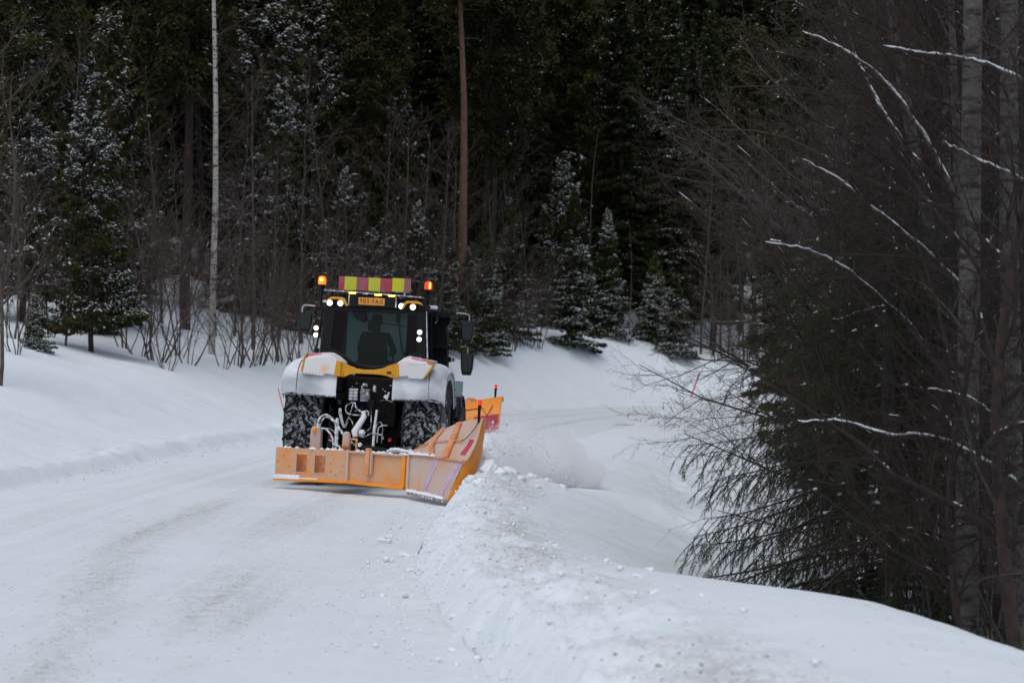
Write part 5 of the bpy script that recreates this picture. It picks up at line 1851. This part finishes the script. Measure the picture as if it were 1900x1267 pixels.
def blade_box(b, u0, u1, v0, v1, o0, o1, a=A0, c=A1):
    P = [on_blade(u0, v0, o0, a, c), on_blade(u1, v0, o0, a, c), on_blade(u1, v0, o1, a, c), on_blade(u0, v0, o1, a, c),
         on_blade(u0, v1, o0, a, c), on_blade(u1, v1, o0, a, c), on_blade(u1, v1, o1, a, c), on_blade(u0, v1, o1, a, c)]
    b.hexa(P)
    return b


left = MB()
hu0, hu1, hu2, hu3, hv0, hv1 = .295, .440, .545, .690, .24, .80
for u0, u1, v0, v1 in ((0, hu0, 0, 1), (hu0, hu1, 0, hv0), (hu0, hu1, hv1, 1), (hu1, hu2, 0, 1), (hu2, hu3, 0, hv0), (hu2, hu3, hv1, 1), (hu3, 1, 0, 1)):
    blade_box(left, u0, u1, v0, v1, 0, .03)
left.build('left_plate', M_ORANGE2, blade)
bk = MB()
blade_box(bk, .2, .95, .04, .96, -.16, -.13)
bk.build('inner_plate', M_ORANGE, blade)
rm = MB()
for u0, u1 in ((hu0, hu1), (hu2, hu3)):
    blade_box(rm, u0 - .008, u0, hv0, hv1, .0, .036)
    blade_box(rm, u1, u1 + .008, hv0, hv1, .0, .036)
    blade_box(rm, u0 - .008, u1 + .008, hv1, hv1 + .02, .0, .036)
    blade_box(rm, u0 - .008, u1 + .008, hv0 - .03, hv0, .0, .04)
rm.build('opening_rim', M_FROST, blade, .004)
b = MB()
blade_box(b, .97, 1.0, -.0, 1.02, .02, .05)
b.build('seam_strip', M_FROST, blade, .008)
b = MB()
blade_box(b, .0, 1.0, 0.02, .97, -.05, .0, A1, A2)
b.build('right_plate', M_ORANGE2, blade)
b = MB()
blade_box(b, .92, .985, 0, 1.0, -.02, .03, A1, A2)
b.build('end_post', M_ORANGE3, blade, .006)
b = MB()
blade_box(b, 0, 1, .93, 1.0, -.12, .045, A1, A2)
b.build('top_flange', M_FROST, blade, .01)
b = MB()
blade_box(b, -.01, 1, -.06, .03, -.02, .05)
blade_box(b, 0, .98, -.06, .04, -.02, .05, A1, A2)
b.build('cutting_edge', M_ORANGE3, blade, .006)
b = MB()
blade_box(b, -.01, .35, .0, .14, .03, .055)
blade_box(b, .33, .6, .0, .06, .03, .045)
b.build('lower_frost', M_CRUST, blade, .015)
b = MB()
blade_box(b, .33, .40, .28, 1.12, .02, .09, A1, A2)
b.build('bracket_post', M_RIB, blade, .008)
b = MB()
blade_box(b, .405, .43, .30, 1.0, .02, .07, A1, A2)
b.build('bracket_web', M_FROST, blade, .006)
boltm = MB().lathe([(-.008, .001), (-.008, .010), (.008, .010)], 8, 'y').mesh('bolt')
boltm.materials.append(M_DARK)
ang = math.atan2(A1[1] - A0[1], A1[0] - A0[0])
for u, v in ((.03, .82), (.04, .55), (.11, .45), (.12, .72), (.07, .3), (.2, .4), (.24, .62), (.3, .18), (.76, .55), (.8, .72), (.85, .45), (.87, .62), (.93, .5), (.9, .3), (.77, .3), (.95, .75), (.83, .2), (.15, .9), (.35, .9), (.48, .88), (.62, .9), (.72, .16), (.22, .2), (.16, .58)):
    inst('bolt', boltm, blade, on_blade(u, v, .031), (0, 0, ang), random.uniform(.4, .75))
b = MB()
r9 = random.Random(9)
for k in range(26):
    u = r9.uniform(.02, .98)
    a, c = (A0, A1) if k < 14 else (A1, A2)
    p = on_blade(u, 1.0, .0, a, c)
    b.lathe([(-.01, .001), (-.005, .03 + .03 * r9.random()), (.012, .03), (.02 + .015 * r9.random(), .001)], 7, 'z', p)
tag(b.build('top_crust', M_CRUST, blade), kind='stuff')
# uprights rising from the blade
b = MB().prism([(-.655, .60), (-.475, .60), (-.485, .92), (-.52, .955), (-.63, .955), (-.65, .88)], -1.62, -1.46).build('hose_post', M_FROST, blade, .02)
MB().box((-.585, -1.66, .90), (.06, .04, .06)).build('post_clamp', M_ORANGE3, blade, .01)
b = MB().prism([(-.10, .60), (.02, .60), (.02, .80), (.00, .90), (-.06, .915), (-.095, .89)], -1.95, -1.80).build('hose_post', M_FROST, blade, .02)
MB().box((-.04, -1.97, .70), (.11, .04, .05)).box((.07, -1.9, .80), (.12, .04, .03)).box((.12, -1.9, .70), (.03, .04, .20)).build('post_clamp', M_RIB, blade, .008)
for p, r in (([(-.56, -1.55, .94), (-.54, -1.5, 1.08), (-.42, -1.5, 1.14), (-.28, -1.5, 1.02), (-.10, -1.6, .82), (.05, -1.75, .72), (.12, -1.9, .70)], .014),
             ([(-.54, -1.5, .95), (-.46, -1.48, 1.10), (-.34, -1.5, 1.06), (-.18, -1.55, .88), (-.05, -1.7, .74), (.08, -1.8, .73)], .012),
             ([(-.50, -1.66, .93), (-.40, -1.66, .92), (-.30, -1.66, .80), (-.27, -1.66, .64)], .014),
             ([(-.28, -1.7, .62), (-.25, -1.72, .68), (-.18, -1.74, .68), (-.14, -1.75, .62)], .016),
             ([(-.44, -1.6, .93), (-.33, -1.6, .92), (-.22, -1.6, .80), (-.28, -1.62, .74), (-.36, -1.62, .76)], .008)):
    MB().curve(p, r, 7, 6).build('hose', M_HOSEW if r != .012 else M_HOSE, blade)
MB().box((.0, -1.7, .45), (.5, .7, .12)).box((.0, -1.2, .5), (.4, .5, .16)).build('hitch_frame', M_DARK, blade, .02)
# lift cylinder towards the wing
MB().tube([(.24, -2.20, .695), (.66, -2.42, .672)], .046, 12).build('cylinder_barrel', M_BLACK, blade)
MB().tube([(.66, -2.42, .672), (1.0, -2.58, .69)], .020, 8).build('cylinder_rod', M_FROSTM, blade)
MB().lathe([(-.03, .001), (-.02, .03), (.02, .035), (.04, .001)], 10, 'z', (.22, -2.22, .73)).build('cylinder_pin', M_CRUST, blade)
b = MB()
for k in range(7):
    b.lathe([(-.015, .001), (-.01, .05), (.01, .045), (.03, .001)], 8, 'z', (.74 + .05 * k, -2.46 - .02 * k, .70 + .01 * math.sin(k)))
tag(b.build('cylinder_snow', M_CRUST, blade), kind='stuff')

# wing -----------------------------------------------------------------
bot = [(1.085, -2.95, .112), (1.347, -3.5, .120), (1.61, -4.1, .126), (1.837, -4.65, .130)]
midl = [(1.074, -2.85, .655), (1.425, -3.4, .667), (1.755, -4.0, .673), (2.069, -4.55, .676)]
um = [(1.127, -2.65, .711), (1.408, -3.2, .857), (1.83, -3.8, .92), (2.173, -4.35, .93)]
top = [(1.174, -2.4, .769), (1.529, -2.95, 1.03), (1.898, -3.55, 1.198), (2.23, -4.1, 1.274)]


def resample(row, n):
    P = smooth_line(np.array(row, float), 8)
    return np.stack([np.interp(np.linspace(0, len(P) - 1, n), np.arange(len(P)), P[:, c]) for c in range(3)], 1)


rows = [resample(r, 15) for r in (bot, midl, um, top)]


def wing_pt(u, v):
    cs = np.array([[np.interp(u * 14, np.arange(15), rows[k][:, c]) for c in range(3)] for k in range(4)])
    P = smooth_line(cs, 8)
    vv = v * (len(P) - 1)
    return np.array([np.interp(vv, np.arange(len(P)), P[:, c]) for c in range(3)])


def wing_sheet(u0, u1, v0, v1, nu, nv, off, th, m, name, bend=0.):
    rws = []
    for j in range(nv + 1):
        rw = []
        for i in range(nu + 1):
            p = wing_pt(u0 + (u1 - u0) * i / nu, v0 + (v1 - v0) * j / nv)
            rw.append(p + np.array([-.85, -.45, 0]) * off)
        rws.append(rw)
    return MB().sheet(rws, th).build(name, m, blade)


wing_sheet(0, .955, .0, .345, 10, 6, 0, .012, M_FROST, 'wing_lower_panel')
wing_sheet(0, 1, .345, 1, 12, 10, 0, .012, M_FROST, 'wing_upper_panel')
# outer flare: the thrown-forward edge, clean orange
o2 = [(1.90, -4.50, .14), (2.06, -4.36, .394), (2.165, -4.20, .64), (2.175, -4.15, .907), (2.20, -4.10, 1.119), (2.24, -4.08, 1.285)]
o3 = [(1.93, -4.3, .14), (2.10, -4.15, .40), (2.20, -4.0, .66), (2.22, -3.95, .90), (2.24, -3.95, 1.12), (2.26, -4.0, 1.28)]
MB().sheet([list(r) for r in zip(*[[tuple(p) for p in resample(o, 16)] for o in ([wing_pt(.95, k / 7) + np.array([.012, .006, 0]) for k in range(8)], o2, o3)])], .012).build('moldboard_flare', M_ORANGE3, blade)
MB().tube([tuple(p) for p in resample(o2, 18)], .012, 6).build('flare_edge', M_RIB, blade)
# ledge between the panels, top edge, ribs, hinge bar, runner
MB().tube([tuple(wing_pt(u, .338) + np.array([-.03, -.02, 0])) for u in np.linspace(-.0, .97, 12)], .014, 6).build('ledge', M_RIB, blade)
MB().tube([tuple(wing_pt(u, 1.0)) for u in np.linspace(0, 1, 14)], .013, 6).build('top_edge', M_RIB, blade)
for u, w in ((.37, .05), (.62, .06)):
    wing_sheet(u, u + w, .35, .99, 1, 12, .035, .03, M_RIB, 'rib')
for u, w in ((.40, .075), (.80, .085)):
    rws = [[wing_pt(u + .10 * (j / 8 - .0) * 1.2 - .06, .33 * j / 8) + np.array([-.85, -.45, 0]) * .016, wing_pt(u + w + .12 * (j / 8) - .06, .33 * j / 8) + np.array([-.85, -.45, 0]) * .016] for j in range(9)]
    MB().sheet(rws, .003).build('reflective_tape', M_PURPLE, blade)
rws = [[wing_pt(.84 + .05 * j / 8, .42 + .30 * j / 8) + np.array([-.85, -.45, 0]) * .016, wing_pt(.93 + .03 * j / 8, .42 + .30 * j / 8) + np.array([-.85, -.45, 0]) * .016] for j in range(9)]
MB().sheet(rws, .003).build('reflective_tape', M_MAGENTA, blade)
MB().tube([tuple(wing_pt(0, v) + np.array([-.02, -.03, 0])) for v in (0, .12, .24, .345)], .024, 8).build('hinge_bar', M_FROST, blade)
MB().tube([tuple(wing_pt(u, 0) + np.array([-.01, -.02, -.015])) for u in np.linspace(0, .97, 8)], .022, 8).build('wing_runner', mat('worn steel', (.30, .20, .15), .6, var=.3, snow=.3), blade)
b = MB()
for k in range(20):
    u = .05 + .85 * k / 19
    p = wing_pt(u, .015) + np.array([-.04, -.03, .0])
    b.lathe([(-.02, .001), (-.01, .03 + .012 * r9.random()), (.012, .025), (.025 + .02 * r9.random(), .001)], 7, 'z', tuple(p))
for k in range(14):
    u = .02 + .4 * k / 13
    p = wing_pt(u, .36) + np.array([-.03, -.02, .0])
    b.lathe([(-.015, .001), (-.01, .03 + .02 * r9.random()), (.012, .025), (.02 + .03 * r9.random() * (1 - u), .001)], 7, 'z', tuple(p))
tag(b.build('wing_crust', M_CRUST, blade), kind='stuff')
MB().tube([tuple(wing_pt(u, .66 + .04 * u) + np.array([-.85, -.45, 0]) * .05) for u in np.linspace(.02, .80, 9)], .010, 6).build('stay_rod', M_RIB, blade)
MB().curve([tuple(wing_pt(.80, .69) + np.array([-.05, -.03, 0])), tuple(wing_pt(.88, .74) + np.array([-.06, -.03, 0])), tuple(wing_pt(.95, .86) + np.array([-.05, -.03, 0])), tuple(wing_pt(.965, .96) + np.array([-.03, -.02, 0]))], .006, 5).build('lamp_cable', M_BLACK, blade)
pm = wing_pt(.965, .985) + np.array([-.03, -.02, -.04])


def marker(parent, p):
    g = empty('marker_lamp', tuple(p))
    g.parent = parent
    MB().tube([(0, 0, 0), (0, 0, .05), (0, 0, .20), (.004, 0, .25)], [.016, .018, .022, .026], 10).build('marker_stem', M_BLACK, g)
    MB().lathe([(.25, .024), (.28, .028), (.32, .024), (.335, .001)], 12, 'z', (.004, 0, 0)).build('marker_lens', M_RED, g)


marker(blade, pm)

# ------------------------------------------------------------------ front plough
plough = empty('front_plough', T_LOC, T_ROT, label='orange front snow plough showing past the right side of the tractor', cat='snow plough')
rws = []
for i in range(15):
    u = i / 14
    x = -1.65 + 3.37 * u
    y = 4.7 + .55 * u + .0
    h = .85 + .55 * u ** 1.3
    row = []
    for j in range(11):
        a = R(-48 + 165 * j / 10)
        rad = h * .52
        zc = .06 + h * .48
        row.append((x, y + .55 - rad * math.cos(a) * .75 - .1, zc + rad * math.sin(a)))
    rws.append(row)
MB().sheet(rws, -.018).build('moldboard', M_ORANGE3, plough)


def fp(u, j, off=0.):
    i = u * 14
    a = np.array(rws[int(min(i, 13))][j])
    c = np.array(rws[int(min(i, 13)) + 1][j])
    p = a + (c - a) * (i - int(min(i, 13)))
    return p + np.array([0, -off, 0])


MB().sheet([[tuple(fp(u, j, .022)) for j in (3, 4, 5)] for u in np.linspace(.86, .995, 5)], -.004).build('reflective_stripe', M_MAGENTA, plough)
MB().tube([tuple(fp(1.0, j)) for j in range(11)], .016, 6).build('end_rim', M_ORANGE3, plough)
MB().tube([tuple(fp(u, 6, .03)) for u in np.linspace(.2, .90, 8)] + [tuple(fp(.93, 5, .04)), tuple(fp(.955, 6, .04)), tuple(fp(.965, 8, .03))], .007, 5).build('lamp_cable', M_BLACK, plough)
for u in (.25, .5, .72):
    MB().tube([tuple(fp(u, j, .02)) for j in range(1, 10)], .03, 6).build('rib', M_ORANGE3, plough)
MB().lathe([(-.02, .10), (-.02, .20), (.02, .20), (.02, .10), (-.02, .10)], 24, 'y', (1.15, 5.5, 1.22)).build('guide_ring', M_ORANGE, plough)
MB().box((.05, 4.45, .5), (.7, .5, .35)).tube([(.05, 3.9, .7), (.05, 4.7, .6)], .08, 8).tube([(-.4, 4.0, .9), (-.9, 4.8, .7)], .04, 8).tube([(.5, 4.0, .9), (1.0, 4.9, .8)], .04, 8).build('mounting_frame', M_DARK, plough, .02)
MB().box((0, 5.05, .10), (3.2, .05, .14), (0, 0, math.atan2(.55, 3.37))).build('cutting_edge', M_DARK, plough)
marker(plough, fp(.965, 9, .0) + np.array([-.02, -.05, -.06]))

# ------------------------------------------------------------------ thrown snow
def spray():
    # clumped heap of snow tumbling off the wing
    m = bpy.data.materials.new('flying snow')
    m.use_nodes = True
    N = m.node_tree.nodes
    L = m.node_tree.links
    N.remove(N['Principled BSDF'])
    v = N.new('ShaderNodeVolumePrincipled')
    v.inputs['Color'].default_value = (.995, .997, 1, 1)
    v.inputs['Anisotropy'].default_value = .1
    tc = N.new('ShaderNodeTexCoord')
    n = N.new('ShaderNodeTexNoise')
    n.inputs['Scale'].default_value = 2.6
    n.inputs['Detail'].default_value = 8
    n.inputs['Roughness'].default_value = .70
    L.new(tc.outputs['Object'], n.inputs['Vector'])
    ln = N.new('ShaderNodeVectorMath')
    ln.operation = 'LENGTH'
    L.new(tc.outputs['Object'], ln.inputs[0])
    a = N.new('ShaderNodeMapRange')
    a.inputs['From Min'].default_value = .12
    a.inputs['From Max'].default_value = 1.0
    a.inputs['To Min'].default_value = .42
    a.inputs['To Max'].default_value = -.30
    L.new(ln.outputs['Value'], a.inputs['Value'])
    s = N.new('ShaderNodeMath')
    s.operation = 'ADD'
    L.new(a.outputs[0], s.inputs[0])
    L.new(n.outputs['Fac'], s.inputs[1])
    c = N.new('ShaderNodeMapRange')
    c.inputs['From Min'].default_value = .44
    c.inputs['From Max'].default_value = .74
    c.inputs['To Min'].default_value = 0
    c.inputs['To Max'].default_value = 10
    L.new(s.outputs[0], c.inputs['Value'])
    L.new(c.outputs[0], v.inputs['Density'])
    L.new(v.outputs[0], N['Material Output'].inputs['Volume'])
    bm = bmesh.new()
    bmesh.ops.create_icosphere(bm, subdivisions=3, radius=1)
    me = bpy.data.meshes.new('snow_spray')
    bm.to_mesh(me)
    bm.free()
    me.materials.append(m)
    o = inst('snow_spray', me, None, (.38, 29.7, .34), (0, R(15), R(12)), (1.45, 1.05, 1.0))
    tag(o, 'cloud of loose snow thrown out to the right by the side wing', 'snow spray', kind='stuff')
    # the dense heart of the cloud: loose snow rolling over itself
    bm = bmesh.new()
    bmesh.ops.create_icosphere(bm, subdivisions=6, radius=1)
    P = np.array([v.co[:] for v in bm.verts])
    q = P * np.array([.80, .50, .50])
    n1 = fbm(q[:, 0] * 2.2 + q[:, 2] * 1.3, q[:, 1] * 2.2 - q[:, 2] * 2.0, 5, 91) + .7 * fbm(q[:, 2] * 6, q[:, 0] * 6, 4, 95)
    k = 1 + .22 * n1
    for v, p, kk in zip(bm.verts, q, k):
        x = p[0] * kk
        v.co = (x, p[1] * kk, p[2] * kk - .30 * x - .12 * x * x)
    me = bpy.data.meshes.new('thrown_snow_mass')
    bm.to_mesh(me)
    bm.free()
    for f in me.polygons:
        f.use_smooth = True
    me.materials.append(M_CLOD)
    o = inst('thrown_snow_mass', me, None, (.10, 29.9, .34), (0, 0, R(10)))
    tag(o, 'tumbling mass of snow rolling off the side wing', 'snow', kind='stuff')
    # lumps flying in it
    base = np.array([(1, 0, 0), (0, 1, 0), (-1, 0, 0), (0, -1, 0), (0, 0, 1), (0, 0, -1)], float)
    tri = np.array([(0, 1, 4), (1, 2, 4), (2, 3, 4), (3, 0, 4), (1, 0, 5), (2, 1, 5), (3, 2, 5), (0, 3, 5)])
    m_ = 900
    u = rng.random(m_)
    x = -.62 + 1.55 * u + rng.normal(0, .06, m_)
    zt = .25 + .75 * np.sin(np.clip(u * .8 + .22, 0, 1) * math.pi) ** .8
    z = zt * rng.random(m_) ** .4 + rng.normal(0, .05, m_)
    y = 29.0 + rng.normal(0, .35, m_)
    sz = rng.uniform(.005, .013, m_) * (1 + (rng.random(m_) < .06) * 1.2)
    P = base[None] * sz[:, None, None] * rng.uniform(.6, 1.4, (m_, 6, 1)) + np.stack([x, y, z], 1)[:, None, :]
    T = (tri[None] + 6 * np.arange(m_)[:, None, None]).reshape(-1, 3)
    o = inst('flying_snow_lumps', np_mesh('flying_snow_lumps', P, np.zeros((0, 4)), M_CLOD, True, T))
    tag(o, 'small lumps of snow flying beside the side wing', 'snow', kind='stuff')


spray()
scene.cycles.volume_step_rate = 1.0
scene.cycles.volume_max_steps = 256
scene.cycles.max_bounces = 12
scene.cycles.transparent_max_bounces = 12
scene.cycles.volume_bounces = 12
print('objects', len(bpy.data.objects))
